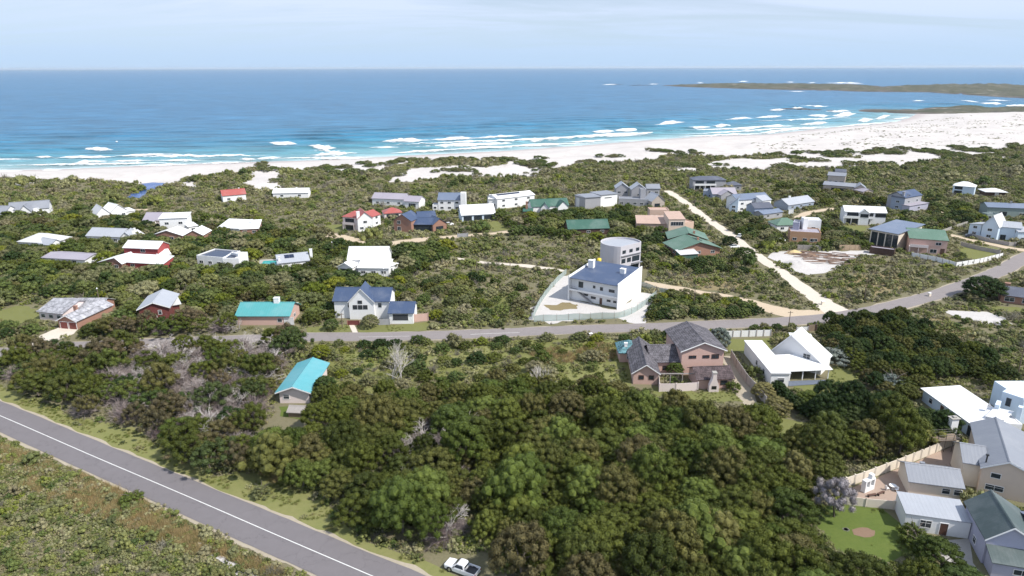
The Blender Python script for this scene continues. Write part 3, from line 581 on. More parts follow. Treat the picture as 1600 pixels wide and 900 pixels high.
villa = house('house', 'blue-roofed white villa block at the building plot with outside stair', 'house', [
 Bk((892,467),(966,481),(999,457),7.4,'sy',1.1,'white','r_blue',[('f',2.6,4.4,1.6,1.9,'dark'),('f',7.6,4.9,.8,.9,'dark'),('f',10.0,4.6,1.0,1.1,'dark'),('f',13,4.6,1.9,.9,'dark'),('f',4.4,2.0,1.6,.6,'dark'),('f',7.0,1.4,1.7,.8,'dark'),('f',10.0,.1,.9,2.1,'door'),('f',12.4,1.4,1.3,.7,'dark'),('f',14.6,1.4,1.3,.7,'dark'),
  ('r',2.6,4.2,3.6,1.7,'win'),('r',8.4,4.4,.8,1.2,'dark'),('r',11.4,4.0,.8,2.2,'dark'),('r',1.6,1.0,1.2,1.9,'dark'),('r',4.2,.3,1.0,2.0,'dark'),('r',6.4,.3,3.0,2.1,'dark'),'r1'],ov=.02,
  chim=[(1.0,9.5,1.8,10.6,'white'),(12.4,9.0,1.6,9.6,'white')])])
def villa_sides():
    w = float(np.linalg.norm(G(966,481)-G(892,467))); _, u, v, _ = Xf(G(892,467), G(966,481)); d = float(np.dot(G(999,457)-G(966,481), v)); k = 1.1/d
    for x0, x1 in ((-.32, -.03), (w+.03, w+.32)):
        m = MB(); m.prism_x([(-1.5, -1.1), (d+.1, -1.1), (d+.1, 7.4+k*(d+.1)+.75), (-1.5, 7.4-k*1.5+.75)], x0, x1); m.build('side_wall', M['white'], villa)
    m = MB(); m.prism_x([(-1.4, 7.4-k*1.4+.012), (-.05, 7.4-k*.05+.012), (-.05, 7.56-k*.05), (-1.4, 7.56-k*1.4)], -.03, w+.03); m.build('roof_edge', M['r_blue'], villa)
    m = MB(); m.box(0, w, -1.4, -.05, 3.35, 3.6); m.box(0, w, -1.4, -1.28, 3.6, 3.9); m.build('balcony', M['white'], villa)
villa_sides()
house('house', 'pink brick house complex with dark tiled roofs and outdoor chimney', 'house', [
 Bk((1063,586),(1128,584),13,6.4,'gy',2.0,'pinkbrick','r_tile',[('f',1.7,4.2,1.8,.8,'win'),('f',5.0,4.2,1.7,.8,'win'),('f',7.2,4.0,1.8,1.2,'win')],ov=.55,fr='framebrown'),
 Bk((989,600),(1027,601),16,3.2,'gy',1.9,'pinkbrick','r_tile',[('f',1.2,1.2,1.2,1.1,'win'),('f',3.5,1.2,1.2,1.1,'win')],ov=.55,fr='framebrown'),
 Bk((1018,584),(1062,583),9,3.2,'gx',2.3,'pinkbrick','r_tile',['f1'],ov=.45,fr='framebrown'),
 Bk((1089,608),(1143,606),6,2.6,'gx',1.5,'pinkbrick','r_tilebrown',[('f',5.3,.8,1.6,1.2,'win')],ov=.45,fr='framebrown')])
house('pavilion', 'small teal tiled roof peeping out behind the pink brick house', 'pavilion', [Bk((968,566),(1000,566),6,2.7,'hip',2.0,'pinkbrick','r_tileteal',['f1'],chim=[(1.2,1,.7,4.6,'white')],ov=.5)])
house('house', 'all-white house with steep gable, long flat wing and shaded veranda', 'house', [
 Bk((1203,565),(1282,586),6.5,3.0,'gy',5.2,'white','r_white',[('f',7.6,2.6,1.7,1.9,'win')],apex=.36,ov=.3), Bk((1240,560),(1272,562),7,3.4,'sy',.6,'white','r_white',[],ov=.3),
 Bk((1203,604),(1231,604),(1190,552),3.2,'slab',0,'white','r_white',[('f',1.5,1.0,1.6,1.2,'win'),('l',4,1,1.3,1.3,'win'),('l',9,1,1.3,1.3,'win')],ov=.25),
 Bk((1232,595),(1294,592),6.5,2.6,'sy',.8,'white','r_white',[],open=1,ov=.5)])
house('house', 'long white-roofed house with windows under the eave beside dark trees', 'house', [
 Bk((1440,626),(1516,684),7.9,2.9,'sy',.35,'paleblue','r_white',[('f',2.2,.9,1.2,1.2),('f',6.0,.1,1.1,2.2,'door'),('f',7.4,.9,1.2,1.2),('f',10.5,.1,2.4,2.1,'dark'),('f',14.4,.1,2.6,2.1,'dark')],ov=.5)])
house('house', 'white cubic house with pale blue flat roof and stepped walls at the right edge', 'house', [
 Bk((1557,650),(1590,662),9,5.6,'flat',0,'paleblue','r_white',[('f',1.0,3.0,.9,1.8,'dark'),('f',5.4,3.8,1.4,.6,'dark')],par=.15), Bk((1591,662),(1640,662),9,5.2,'flat',0,'paleblue','r_white',[],par=.15),
 Bk((1537,676),(1560,684),5,3.6,'sx',.3,'white','r_white',[]), Bk((1560,684),(1592,686),6,3.0,'flat',0,'white','r_white',[],par=.2), Bk((1547,664),(1554,666),2.6,4.6,'flat',0,'paleblue','r_white',[],par=.1), Bk((1581,676),(1588,678),1.2,5.6,'flat',0,'paleblue','r_white',[],par=.1)])
house('house', 'big cream two-storey house with grey ridge roof behind the precast wall', 'house', [
 Bk((1526.1,769.0),(1615.1,789.5),16.5,5.2,'gy',1.9,'cream','r_grey',[('f',1.3,3.4,1.5,1.0,'win'),('f',.9,1.0,2.7,1.1,'win')],ov=.4,apex=.42), Bk((1499,757),(1533,763),7,4.6,'gx',1.7,'creamlight','r_grey',[('f',3.0,1.2,1.0,1.0,'win')],ov=.35),
 dict(A=0,B=0,loc=(8.05,5,0,7),d=8,h=4.8,roof='gx',rh=1.5,wall='cream',rm='r_grey',ov=.3,win=[])])
house('outbuilding', 'cream single-storey outbuilding with grey roof in the paved yard', 'outbuilding', [
 Bk((1418,772),(1499,783),6.2,2.7,'gx',1.5,'creamlight','r_grey',[('f',5.0,1.0,1.3,1.1,'win'),('f',6.8,1.0,1.3,1.1,'win')],ov=.35,chim=[(2.6,4.2,.6,3.9,'r_grey')])])
house('outbuilding', 'flat-roofed pale grey outbuilding with red edged end wall by the garden', 'outbuilding', [
 Bk((1411,827),(1512,842),5.6,2.9,'sy',.25,'white','r_lightgrey',[('f',2.1,.9,1.7,1.4,'win'),('f',5.0,.05,1.1,2.1,'door')],ov=.12)])
house('house', 'large house with dark green-grey roof in the bottom right corner', 'house', [
 Bk((1532.7,879.7),(1617.3,893.4),8.8,4.6,'gy',2.4,'lilac','r_darkgreengrey',[('f',5.0,3.1,1.3,1.0,'win'),('l',3.0,.8,1.2,1.2,'win')],ov=.4,apex=.42),
 dict(A=0,B=0,loc=(.3,-2.8,0,7.6),d=2.75,h=2.5,roof='sy',rh=.8,wall='lilac',rm='r_darkgreengrey',ov=.3,win=[('f',2.6,.9,2.2,1.0,'win')]),
 dict(A=0,B=0,loc=(7.05,.5,0,5.5),d=8,h=4.4,roof='gx',rh=1.6,wall='lilac',rm='r_bluegrey',ov=.3,win=[])])

# round tower house, a drum with one flat face
def tower_house():
    c = G(968, 424); z0 = gz(*c); root = empty('house', (c[0], c[1], z0), 0, 'three-storey drum-shaped grey house with windowed flat side', 'house')
    R = 7.2; a0 = -98; a1 = -2; pts = []
    for k in range(29):
        t = math.radians(a1+(360+a0-a1)*k/28); pts.append((R*math.cos(t)*1.0, R*math.sin(t)*.92))
    n = len(pts); H = 10.6; m = MB()
    for i in range(n):
        p, q = pts[i], pts[(i+1) % n]; hp = H+.35+p[1]*.02; hq = H+.35+q[1]*.02
        m.quad([(p[0],p[1],-1),(q[0],q[1],-1),(q[0],q[1],hq),(p[0],p[1],hp)])
        pi_, qi = (p[0]*.96, p[1]*.96), (q[0]*.96, q[1]*.96)
        m.quad([(p[0],p[1],hp),(q[0],q[1],hq),(qi[0],qi[1],hq),(pi_[0],pi_[1],hp)]); m.quad([(qi[0],qi[1],H-.2),(pi_[0],pi_[1],H-.2),(pi_[0],pi_[1],hp),(qi[0],qi[1],hq)])
    m.build('wall', M['palegrey'], root); r = MB(); r.quad([(p[0]*.97, p[1]*.97, H-.12) for p in pts]); r.build('roof', M['r_lightgrey'], root)
    A = np.array(pts[-1]); B = np.array(pts[0]); u = (B-A)/np.linalg.norm(B-A); L = np.linalg.norm(B-A); o = np.array((u[1], -u[0]))
    def add(a, z, w, h, nm, mat, out=.04):
        T = lambda x, y, zz: (A[0]+u[0]*(a+x)+o[0]*y, A[1]+u[1]*(a+x)+o[1]*y, z+zz)
        q = MB(T); q.box(0, w, -.02, out, 0, h); return q.build(nm, mat, root)
    for a in (.9, L/2-.8, L-2.6): w_ = add(a, 8.0, 1.7, 1.2, 'window', M['glass']); 
    for a in (.6, 3.4): add(a, 4.6, 2.0, 1.6, 'window', M['glass'])
    add(L-4.4, 4.4, 3.8, 2.0, 'window', M['glass']); add(.6, .6, 1.8, 2.2, 'door', M['framedark']); add(3.2, .6, L-4.0, 2.6, 'window', M['glass'])
    add(.4, 7.2, L-.6, .16, 'ledge', M['metal'], .5); add(L-4.6, 3.9, 4.4, .16, 'balcony', M['metal'], 1.4)
    FOOT.append([(c[0]+x, c[1]+y) for x, y in ((-9,-9),(9,-9),(9,9),(-9,9))])
tower_house()
# ------------------------------------------------------------------ terrain, water, roads
SANDP = [[(385,290),(392,268),(420,258),(440,270),(436,292),(410,297)], [(600,282),(640,262),(690,260),(740,262),(800,256),(838,262),(842,275),(800,278),(700,274),(640,284)],
 [(1026,262),(1040,253),(1078,258),(1084,266),(1060,268)], [(1100,258),(1130,250),(1200,247),(1300,248),(1410,250),(1408,258),(1310,262),(1210,265),(1120,262)],
 [(1320,242),(1440,234),(1490,230),(1568,240),(1570,248),(1500,252),(1400,252)], [(283,290),(300,284),(314,290),(300,294)], [(0,288),(30,284),(60,285),(20,292)]]
GREENP = [[(742,257),(760,252),(790,252),(795,256),(760,260)], [(640,258),(672,250),(690,256),(680,262)], [(1238,250),(1268,246),(1268,254),(1245,256)], [(1130,247),(1200,243),(1240,245),(1190,250)], [(1320,246),(1345,243),(1345,248)],
 [(1040,250),(1090,242),(1130,249),(1110,254),(1060,254)]]
def sand_amount(x, y):
    z = gh(x, y); px, py = proj(x, y, z)
    vx = np.array([a for a, b in VEG]); vy = np.array([b for a, b in VEG])
    n = fbm(x/16, y/16, 21, 3)
    s = sstep(-1.5, 1.5, np.interp(px, vx, vy)+n*5-py)
    for p in SANDP: s = np.maximum(s, inpoly(px+n*9, py+n*4, p)*1.0)
    for p in GREENP: s = np.where(inpoly(px+n*8, py+n*2, p), 0.0, s)
    return s
def fan(name, ys, tmax, ncol, zf, mats, attrs=()):
    ts = np.linspace(-tmax, tmax, ncol); Y, Tt = np.meshgrid(ys, ts, indexing='ij'); X = Tt*(Y+70)
    Z = zf(X, Y); n, k = Y.shape; V = np.stack([X.ravel(), Y.ravel(), Z.ravel()], 1)
    i = np.arange(n*k).reshape(n, k); Q = np.stack([i[:-1, :-1], i[:-1, 1:], i[1:, 1:], i[1:, :-1]], -1).reshape(-1, 4)
    me = mesh_np(name, V, Q, mats, smooth=True)
    for an, fn in attrs:
        a = me.attributes.new(an, 'FLOAT', 'POINT'); a.data.foreach_set('value', np.asarray(fn(X, Y), np.float32).ravel())
    return tag(link(name, me), kind='structure')
def ground_mat():
    m, t, b = newmat('sandy_soil_and_turf'); g = nd(t, 'ShaderNodeNewGeometry').outputs['Position']
    s = nd(t, 'ShaderNodeAttribute', attribute_name='sand'); w = nd(t, 'ShaderNodeAttribute', attribute_name='wet')
    n1 = noise_node(t, g, .03, 5, .6); n2 = noise_node(t, g, .35, 6, .75); n3 = noise_node(t, g, 2.5, 4, .7)
    veg = ramp(t, n1.outputs[0], [(.3, (.13, .135, .055)), (.45, (.185, .165, .09)), (.6, (.23, .185, .125)), (.75, (.15, .155, .06))])
    v2 = mixc(t, n2.outputs[0], veg.outputs[0], (.24, .205, .145)); v2 = mixc(t, n3.outputs[0], v2, (.10, .105, .05), 'MIX')
    pale = ramp(t, n2.outputs[0], [(.66, (0, 0, 0)), (.74, (1, 1, 1))]); v2 = mixc(t, mixc(t, .55, (0, 0, 0), pale.outputs[0]), v2, (.34, .30, .24))
    ad = nd(t, 'ShaderNodeMath', operation='ADD'); t.links.new(s.outputs['Fac'], ad.inputs[0]); m5 = nd(t, 'ShaderNodeMath', operation='MULTIPLY_ADD'); t.links.new(n2.outputs[0], m5.inputs[0]); m5.inputs[1].default_value = .9; m5.inputs[2].default_value = -.45; t.links.new(m5.outputs[0], ad.inputs[1])
    sm = ramp(t, ad.outputs[0], [(.42, (0, 0, 0)), (.56, (1, 1, 1))])
    nb = noise_node(t, g, .06, 5, .65); nf = noise_node(t, g, .085, 7, .8)
    sc = mixc(t, nb.outputs[0], (.42, .39, .37), (.60, .57, .545)); spk = ramp(t, nf.outputs[0], [(.54, (0, 0, 0)), (.72, (.65,)*3)]); sc = mixc(t, spk.outputs[0], sc, (.34, .30, .27))
    sc = mixc(t, w.outputs['Fac'], sc, (.40, .36, .35))
    t.links.new(mixc(t, sm.outputs[0], v2, sc), b.inputs['Base Color']); b.inputs['Roughness'].default_value = .95; b.inputs['Specular IOR Level'].default_value = .15
    bump(t, b, n2.outputs[0], .5, .4); return m
ys = 20*np.exp(np.linspace(0, math.log(1500/20), 560))
fan('ground', ys, 1.05, 430, gh, ground_mat(), [('sand', sand_amount), ('wet', lambda x, y: 1-sstep(4, 22, shore_dist(x, y)+5*fbm(x/40, y/40, 8)))])

def sea_mat():
    m, t, b = newmat('sea_water'); g = nd(t, 'ShaderNodeNewGeometry').outputs['Position']
    s = nd(t, 'ShaderNodeAttribute', attribute_name='shore')
    mp_ = nd(t, 'ShaderNodeMapping'); mp_.inputs['Scale'].default_value = (.22, 1, 1); t.links.new(g, mp_.inputs[0])
    n0 = noise_node(t, mp_.outputs[0], .012, 4, .6); n1 = noise_node(t, mp_.outputs[0], .07, 6, .7); n2 = noise_node(t, mp_.outputs[0], .5, 5, .7); n3 = noise_node(t, mp_.outputs[0], .0016, 4, .6)
    a = nd(t, 'ShaderNodeMath', operation='MULTIPLY_ADD'); t.links.new(n0.outputs[0], a.inputs[0]); a.inputs[1].default_value = .30; t.links.new(s.outputs['Fac'], a.inputs[2])
    a2 = nd(t, 'ShaderNodeMath', operation='SUBTRACT'); t.links.new(a.outputs[0], a2.inputs[0]); a2.inputs[1].default_value = .15
    c = ramp(t, a2.outputs[0], [(0, (.42, .52, .52)), (.08, (.20, .35, .37)), (.22, (.085, .245, .305)), (.42, (.045, .185, .285)), (.7, (.030, .148, .262)), (1, (.026, .132, .255))])
    st = ramp(t, n1.outputs[0], [(.36, (.5,)*3), (.5, (1,)*3), (.64, (1.45,)*3)]); col = mixc(t, .9, c.outputs[0], st.outputs[0], 'MULTIPLY')
    t.links.new(mixc(t, .5, col, mixc(t, n3.outputs[0], tuple([.55]*3), tuple([1.35]*3)), 'MULTIPLY'), b.inputs['Base Color'])
    b.inputs['Roughness'].default_value = .3; b.inputs['Specular IOR Level'].default_value = .26; b.inputs['IOR'].default_value = 1.33
    h = nd(t, 'ShaderNodeMath', operation='MULTIPLY_ADD'); t.links.new(n1.outputs[0], h.inputs[0]); h.inputs[1].default_value = 3.0; t.links.new(n2.outputs[0], h.inputs[2])
    bump(t, b, h.outputs[0], 1.0, .9); return m
def sea_z(x, y):
    d = -shore_dist(x, y); n = vn(x/90, y/60, 5)
    w = np.sin((d+14*fbm(x/160, y/90, 9, 2))/44*2*math.pi)
    crest = np.clip(w, 0, 1)**4
    amp = 1.7*sstep(15, 60, d)*(1-sstep(200, 420, d))*(.35+.65*sstep(-.2, .5, n))
    return SEA+amp*crest+.0*y
ysea = np.concatenate([390*np.exp(np.linspace(0, math.log(1500/390), 640)), 1500*np.exp(np.linspace(0, math.log(60000/1500), 180)[1:])])
SEAM = sea_mat()
fan('sea', ysea, 1.25, 380, lambda X, Y: sea_z(X, Y), SEAM, [('shore', lambda x, y: np.clip(1-np.exp(shore_dist(x, y)/260.0), 0, 1))])

def drape(name, pix, mat, off, cell=2.0, jit=.5, kind='structure', flat=None, world=False, attr=None):
    """a sheet that lies on the ground inside a polygon (pixel corners of the photograph mapped to the ground)"""
    W_ = [np.array(p) if world else G(*p) for p in pix]; pts = []
    for a, b in zip(W_, W_[1:]+W_[:1]):
        L = np.linalg.norm(b-a); n = max(1, int(L/cell)); nrm = np.array((-(b-a)[1], (b-a)[0]))/max(L, 1e-6)
        for i in range(n):
            q = a+(b-a)*i/n; pts.append(tuple(q+nrm*float(fbm(q[0]/3, q[1]/3, 31, 3))*jit*2))
    xs = [p[0] for p in pts]; yy = [p[1] for p in pts]; nb = len(pts)
    gx, gy = np.meshgrid(np.arange(min(xs), max(xs), cell), np.arange(min(yy), max(yy), cell)); gx = gx.ravel()+.37; gy = gy.ravel()+.41
    ins = inpoly(gx, gy, pts); allp = [Vector(p) for p in pts]+[Vector((float(a), float(b))) for a, b in zip(gx[ins], gy[ins])]
    r = delaunay_2d_cdt(allp, [(i, (i+1) % nb) for i in range(nb)], [list(range(nb))], 2, 1e-5)
    V = np.array([tuple(v) for v in r[0]]); z = gh(V[:, 0], V[:, 1])+off if flat is None else np.full(len(V), flat)
    Fc = [f for f in r[2] if len(f) == 3]
    Fc = [f if (V[f[1]][0]-V[f[0]][0])*(V[f[2]][1]-V[f[0]][1])-(V[f[1]][1]-V[f[0]][1])*(V[f[2]][0]-V[f[0]][0]) > 0 else f[::-1] for f in Fc]
    me = mesh_np(name, np.column_stack([V, z]), np.array(Fc), mat, smooth=True); return tag(link(name, me), kind=kind)
def ribbon_pts(pix, step=2.0, world=False):
    W_ = [np.array(p) if world else G(*p) for p in pix]; out = []
    for i in range(len(W_)-1):
        p0 = W_[max(0, i-1)]; p1 = W_[i]; p2 = W_[i+1]; p3 = W_[min(len(W_)-1, i+2)]; n = max(2, int(np.linalg.norm(p2-p1)/step))
        for k in range(n):
            t = k/n; out.append(.5*((2*p1)+(-p0+p2)*t+(2*p0-5*p1+4*p2-p3)*t*t+(-p0+3*p1-3*p2+p3)*t**3))
    out.append(W_[-1]); return np.array(out)
ROADS = []
def ribbon(name, pix, width, mat, off, jit=.0, step=2.0, world=False, side=0.0, clear=None, rows=5, pts=None):
    c = ribbon_pts(pix, step, world) if pts is None else pts; d = np.gradient(c, axis=0); d /= np.linalg.norm(d, axis=1)[:, None]; nr = np.column_stack([-d[:, 1], d[:, 0]])
    s = np.cumsum(np.r_[0, np.linalg.norm(np.diff(c, axis=0), axis=1)])
    V = []; U = []
    wj = np.interp(np.linspace(0, 1, len(c)), np.linspace(0, 1, len(width)), width) if isinstance(width, (list, tuple)) else np.full(len(c), width)
    for k in range(rows):
        f = k/(rows-1)*2-1; j = (fbm(s/4, s*0+k*7.3, 41, 3)*jit*(1 if k in (0, rows-1) else 0)); p = c+nr*(side+f*wj/2+j*f)[:, None] if jit else c+nr*(side+f*wj/2)[:, None]
        V.append(np.column_stack([p, gh(p[:, 0], p[:, 1])+off])); U.append(s)
    n = len(c); V = np.concatenate(V); i = np.arange(n*rows).reshape(rows, n); Q = np.stack([i[:-1, :-1], i[1:, :-1], i[1:, 1:], i[:-1, 1:]], -1).reshape(-1, 4)[:, ::-1]
    if clear is not None: ROADS.append((c, (wj/2).max()+clear if not isinstance(width, (list, tuple)) else wj.mean()/2+clear))
    me = mesh_np(name, V, Q, mat, smooth=True)
    return tag(link(name, me), kind='structure')
def asphalt(name, c):
    m, t, b = newmat(name); g = nd(t, 'ShaderNodeNewGeometry').outputs['Position']; n1 = noise_node(t, g, .12, 5, .65); n2 = noise_node(t, g, 6, 3, .7); n3 = noise_node(t, g, .6, 5, .7)
    a = mixc(t, n1.outputs[0], tuple(x*.82 for x in c), tuple(x*1.18 for x in c)); a = mixc(t, .5, a, mixc(t, n2.outputs[0], tuple(x*.7 for x in c), tuple(x*1.35 for x in c))); a = mixc(t, .45, a, mixc(t, n3.outputs[0], tuple(x*.68 for x in c), tuple(x*1.25 for x in c))); vo = nd(t, 'ShaderNodeTexVoronoi', feature='DISTANCE_TO_EDGE'); vo.inputs['Scale'].default_value = .16; nw = noise_node(t, g, .5, 4, .7); vv = nd(t, 'ShaderNodeVectorMath', operation='MULTIPLY_ADD'); t.links.new(nw.outputs[1], vv.inputs[0]); vv.inputs[1].default_value = (3, 3, 3); t.links.new(g, vv.inputs[2]); t.links.new(vv.outputs[0], vo.inputs['Vector']); ck = ramp(t, vo.outputs[0], [(0, (.55,)*3), (.012, (1,)*3)]); a = mixc(t, .55, a, ck.outputs[0], 'MULTIPLY')
    t.links.new(a, b.inputs['Base Color']); b.inputs['Roughness'].default_value = .85; return m
def dirt(name, c1, c2, sc=.3):
    m, t, b = newmat(name); g = nd(t, 'ShaderNodeNewGeometry').outputs['Position']; n1 = noise_node(t, g, sc, 6, .7); n2 = noise_node(t, g, sc*9, 4, .75)
    a = mixc(t, n1.outputs[0], c1, c2); a = mixc(t, .4, a, mixc(t, n2.outputs[0], tuple(x*.7 for x in c1), tuple(min(1, x*1.2) for x in c2)))
    t.links.new(a, b.inputs['Base Color']); b.inputs['Roughness'].default_value = .95; b.inputs['Specular IOR Level'].default_value = .1; bump(t, b, n2.outputs[0], .4, .1); return m
M['asphalt'] = asphalt('worn_asphalt', (.155, .142, .148)); M['asphalt2'] = asphalt('pale_worn_asphalt', (.22, .195, .19))
M['dirt'] = dirt('tan_dirt', (.42, .33, .23), (.54, .45, .34)); M['palepath'] = dirt('pale_sandy_gravel', (.50, .44, .37), (.62, .56, .48))
M['gravel'] = dirt('verge_gravel', (.27, .23, .17), (.44, .39, .31), .2); M['lawn'] = dirt('lawn_grass', (.115, .13, .04), (.19, .19, .075), .25); M['lawngreen'] = dirt('watered_lawn_grass', (.055, .10, .02), (.14, .165, .045), .22)
M['verge'] = dirt('verge_grass', (.10, .155, .03), (.26, .22, .11), .09); M['meadow'] = dirt('rough_meadow_grass', (.115, .135, .04), (.20, .19, .075), .12); M['drygrass'] = dirt('dry_grass', (.17, .14, .07), (.26, .21, .12), .2)
M['whitesand'] = dirt('white_building_sand', (.36, .34, .325), (.60, .575, .555), .16); M['line'] = simple('worn_white_road_paint', (.62, .62, .60), .7, 0, .25, 1.5); M['lineyellow'] = simple('faded_yellow_paint', (.45, .36, .16), .7)
M['poolwater'] = simple('pool_water', (.05, .36, .36), .08)
M['soilbrown'] = dirt('bare_brown_soil', (.17, .11, .075), (.26, .18, .13), .5)

# main road, bottom left
rc = [(-210,188.5),(-160,163.0),(-108.0,136.0+0.6-7.4),(-66.4,106.6),(-29.1,86.2),(3,69),(40,49)]
# centre line through measured ground points
c0 = P(0, 649); c1 = P(219, 743); c2 = P(500, 865); dirv = (c2-c0)/np.linalg.norm(c2-c0)
rc = [tuple(c0-dirv*130+np.array((0, -6))), tuple(c0-dirv*60+np.array((0, -1.2))), tuple(c0), tuple(c1), tuple(c2), tuple(c2+dirv*40), tuple(c2+dirv*80)]
MR = ribbon_pts(rc, 1.5, True)
ribbon('verge_gravel', None, 8.7, M['gravel'], .035, .8, pts=MR, rows=7)
ribbon('road', None, 7.5, M['asphalt'], .075, .15, pts=MR, rows=7, clear=1.0)
ribbon('road_marking', None, .16, M['line'], .082, 0, pts=MR, rows=2)
# grassy verge between the road and the thicket
drape('verge_grass', [(-60,585),(0,600),(60,628),(130,655),(215,672),(262,700),(330,745),(405,735),(470,760),(530,800),(560,840),(640,868),(720,905),(760,940),(700,940),(500,838),(250,734),(0,632),(-60,605)], M['verge'], .025, 2, .6)
drape('meadow', [(490,538),(700,535),(960,529),(985,560),(985,612),(960,622),(830,612),(700,620),(560,618),(500,610),(520,565)], M['meadow'], .012, 3.0, 1.0)
# cross road
XR = [(-80,553),(0,551),(120,541),(300,534),(475,527),(600,526),(680,524),(760,521),(900,515),(1000,512),(1100,508),(1200,503.5),(1290,497),(1360,486),(1420,472),(1480,455),(1530,437),(1570,420),(1604,401),(1650,378)]
XP = ribbon_pts(XR, 2.0)
ribbon('verge_gravel', None, 6.9, M['gravel'], .035, .8, pts=XP, rows=7)
ribbon('road', None, 6.2, M['asphalt2'], .075, .18, pts=XP, rows=7, clear=1.2)
ribbon('road_marking', [(735,523),(765,521.5),(812,520)], .14, M['line'], .082, 0, rows=2); ribbon('road_marking', [(560,527),(640,525.5)], .10, M['line'], .082, 0, rows=2)
# dirt roads
ribbon('dirt_road', [(1042,298),(1060,309),(1076,321),(1096,336),(1122,354),(1150,374),(1180,398),(1222,426),(1262,456),(1300,482),(1318,494)], [4.2,4.6,4.6,4.8,4.8,5.0,5,5,5.0,6,9], M['palepath'], .05, .9, clear=.8)
ribbon('dirt_road', [(1300,492),(1262,492),(1222,487),(1190,478),(1150,467),(1090,457),(1050,450),(1004,442)], [9,8,6.5,5.5,5.2,5,5,5], M['dirt'], .045, .9, clear=.8)
ribbon('dirt_path', [(880,424),(850,419),(806,414),(762,411),(722,405),(690,400),(672,396)], [3.4,3,3,2.8,2.6,2.2,2], M['palepath'], .05, .8, clear=.5)
ribbon('dirt_road', [(498,362),(540,373),(575,379),(610,383),(632,378),(665,374),(720,369),(770,365),(832,358)], [4,7,9,9,7,5,4.6,4.4,4], M['dirt'], .05, 1.3, clear=.6)
ribbon('dirt_road', [(1246,341),(1262,333),(1282,329),(1306,326)], 4.2, M['dirt'], .05, .7, clear=.6)
ribbon('dirt_road', [(1482,366),(1510,374),(1545,381),(1585,389),(1622,394)], [3.6,3.6,4,5,6], M['dirt'], .05, .8, clear=.6)
ribbon('dirt_path', [(940,352),(965,349),(985,345)], 3, M['dirt'], .05, .6, clear=.5)
ribbon('dirt_path', [(196,332),(214,328),(236,328)], 3.4, M['dirt'], .05, .6, clear=.5)
ribbon('dirt_path', [(300,842),(330,862),(362,882),(400,905)], [.5,1.1,1.3,1.6], M['whitesand'], .04, .8, clear=.0)
ribbon('dirt_path', [(1450,334),(1470,333),(1490,332)], 5, M['dirt'], .05, .6, clear=.5)
ribbon('path', [(548,505),(552,513),(556,522)], 1.4, M['palepath'], .05, .1, clear=.4)
CLEAR = []
def patch(name, pix, mat, off, jit=.5, cell=2.0, clear=True, **k):
    if clear: CLEAR.append([tuple(G(*p)) for p in pix])
    return drape(name, pix, mat, off, cell, jit, **k)
patch('driveway', [(48,540),(62,524),(92,512),(122,515),(116,522),(84,534),(66,545)], M['palepath'], .05, .3)
patch('bare_sand', [(826,500),(846,462),(872,436),(892,428),(900,470),(962,484),(1000,456),(1030,462),(1016,480),(1008,506),(984,504),(960,496),(900,500),(860,506)], M['whitesand'], .045, 1.0)
drape('dry_grass', [(852,478),(880,472),(905,476),(902,483),(870,484)], M['drygrass'], .06, 1.0, 1.2); drape('dry_grass', [(900,488),(960,492),(985,488),(960,497),(910,496)], M['gravel'], .06, 1.0, 1.2)
patch('bare_sand', [(1196,402),(1208,394),(1240,391),(1290,393),(1352,391),(1382,396),(1345,402),(1308,414),(1296,426),(1262,430),(1238,424),(1218,412)], M['whitesand'], .045, 1.2)
patch('bare_sand', [(1470,487),(1500,484),(1540,488),(1572,497),(1578,505),(1550,508),(1516,500),(1488,494)], M['whitesand'], .045, 1.0)
patch('lawn', [(1238,598),(1292,594),(1300,574),(1325,570),(1345,600),(1350,618),(1300,632),(1262,614),(1240,606)], M['lawn'], .03)
patch('lawn', [(1206,672),(1222,652),(1262,660),(1292,672),(1280,684),(1232,684)], M['lawn'], .03)
patch('lawn', [(1130,530),(1205,528),(1206,552),(1160,552),(1138,548)], M['lawn'], .03)
patch('lawn', [(1128,556),(1140,556),(1176,606),(1190,640),(1176,650),(1150,610)], M['gravel'], .03)
patch('lawn', [(1020,604),(1090,612),(1150,612),(1160,626),(1080,632),(1024,622)], M['lawn'], .03, 1.0)
patch('lawn', [(1288,790),(1330,784),(1372,786),(1412,822),(1430,866),(1392,880),(1310,862),(1276,820)], M['lawngreen'], .03, .6)
patch('bare_soil', [(1334,830),(1342,827),(1356,826),(1370,829),(1374,833),(1366,837),(1350,838),(1338,836)], M['soilbrown'], .05, .9, .6)
patch('yard_paving', [(1312,772),(1345,756),(1420,726),(1490,696),(1500,720),(1500,770),(1440,792),(1396,786),(1350,788)], M['paving'], .04, .1)
patch('yard_paving', [(1455,846),(1515,842),(1520,880),(1540,905),(1500,905),(1470,870)], M['concrete'], .04, .1)
patch('lawn', [(478,512),(520,508),(548,506),(547,520),(480,522)], M['lawn'], .03); patch('lawn', [(558,506),(620,507),(668,503),(672,516),(560,520)], M['lawn'], .03)
patch('lawn', [(437,634),(484,634),(492,642),(478,656),(440,650)], M['lawngreen'], .03)
patch('lawn', [(754,348),(776,345),(800,358),(770,362)], M['lawn'], .03); patch('lawn', [(690,455),(740,452),(800,470),(790,485),(700,488)], M['lawn'], .03, 2, clear=False)
patch('lawn', [(0,486),(30,476),(62,482),(62,505),(20,512),(0,508)], M['lawn'], .03, 1.0); patch('lawn', [(1500,380),(1560,388),(1556,400),(1530,410),(1500,402)], M['lawn'], .03)
patch('lawn', [(505,352),(535,350),(540,362),(510,364)], M['lawn'], .03); patch('lawn', [(1310,352),(1360,354),(1340,366),(1312,366)], M['lawn'], .03, 1.0)
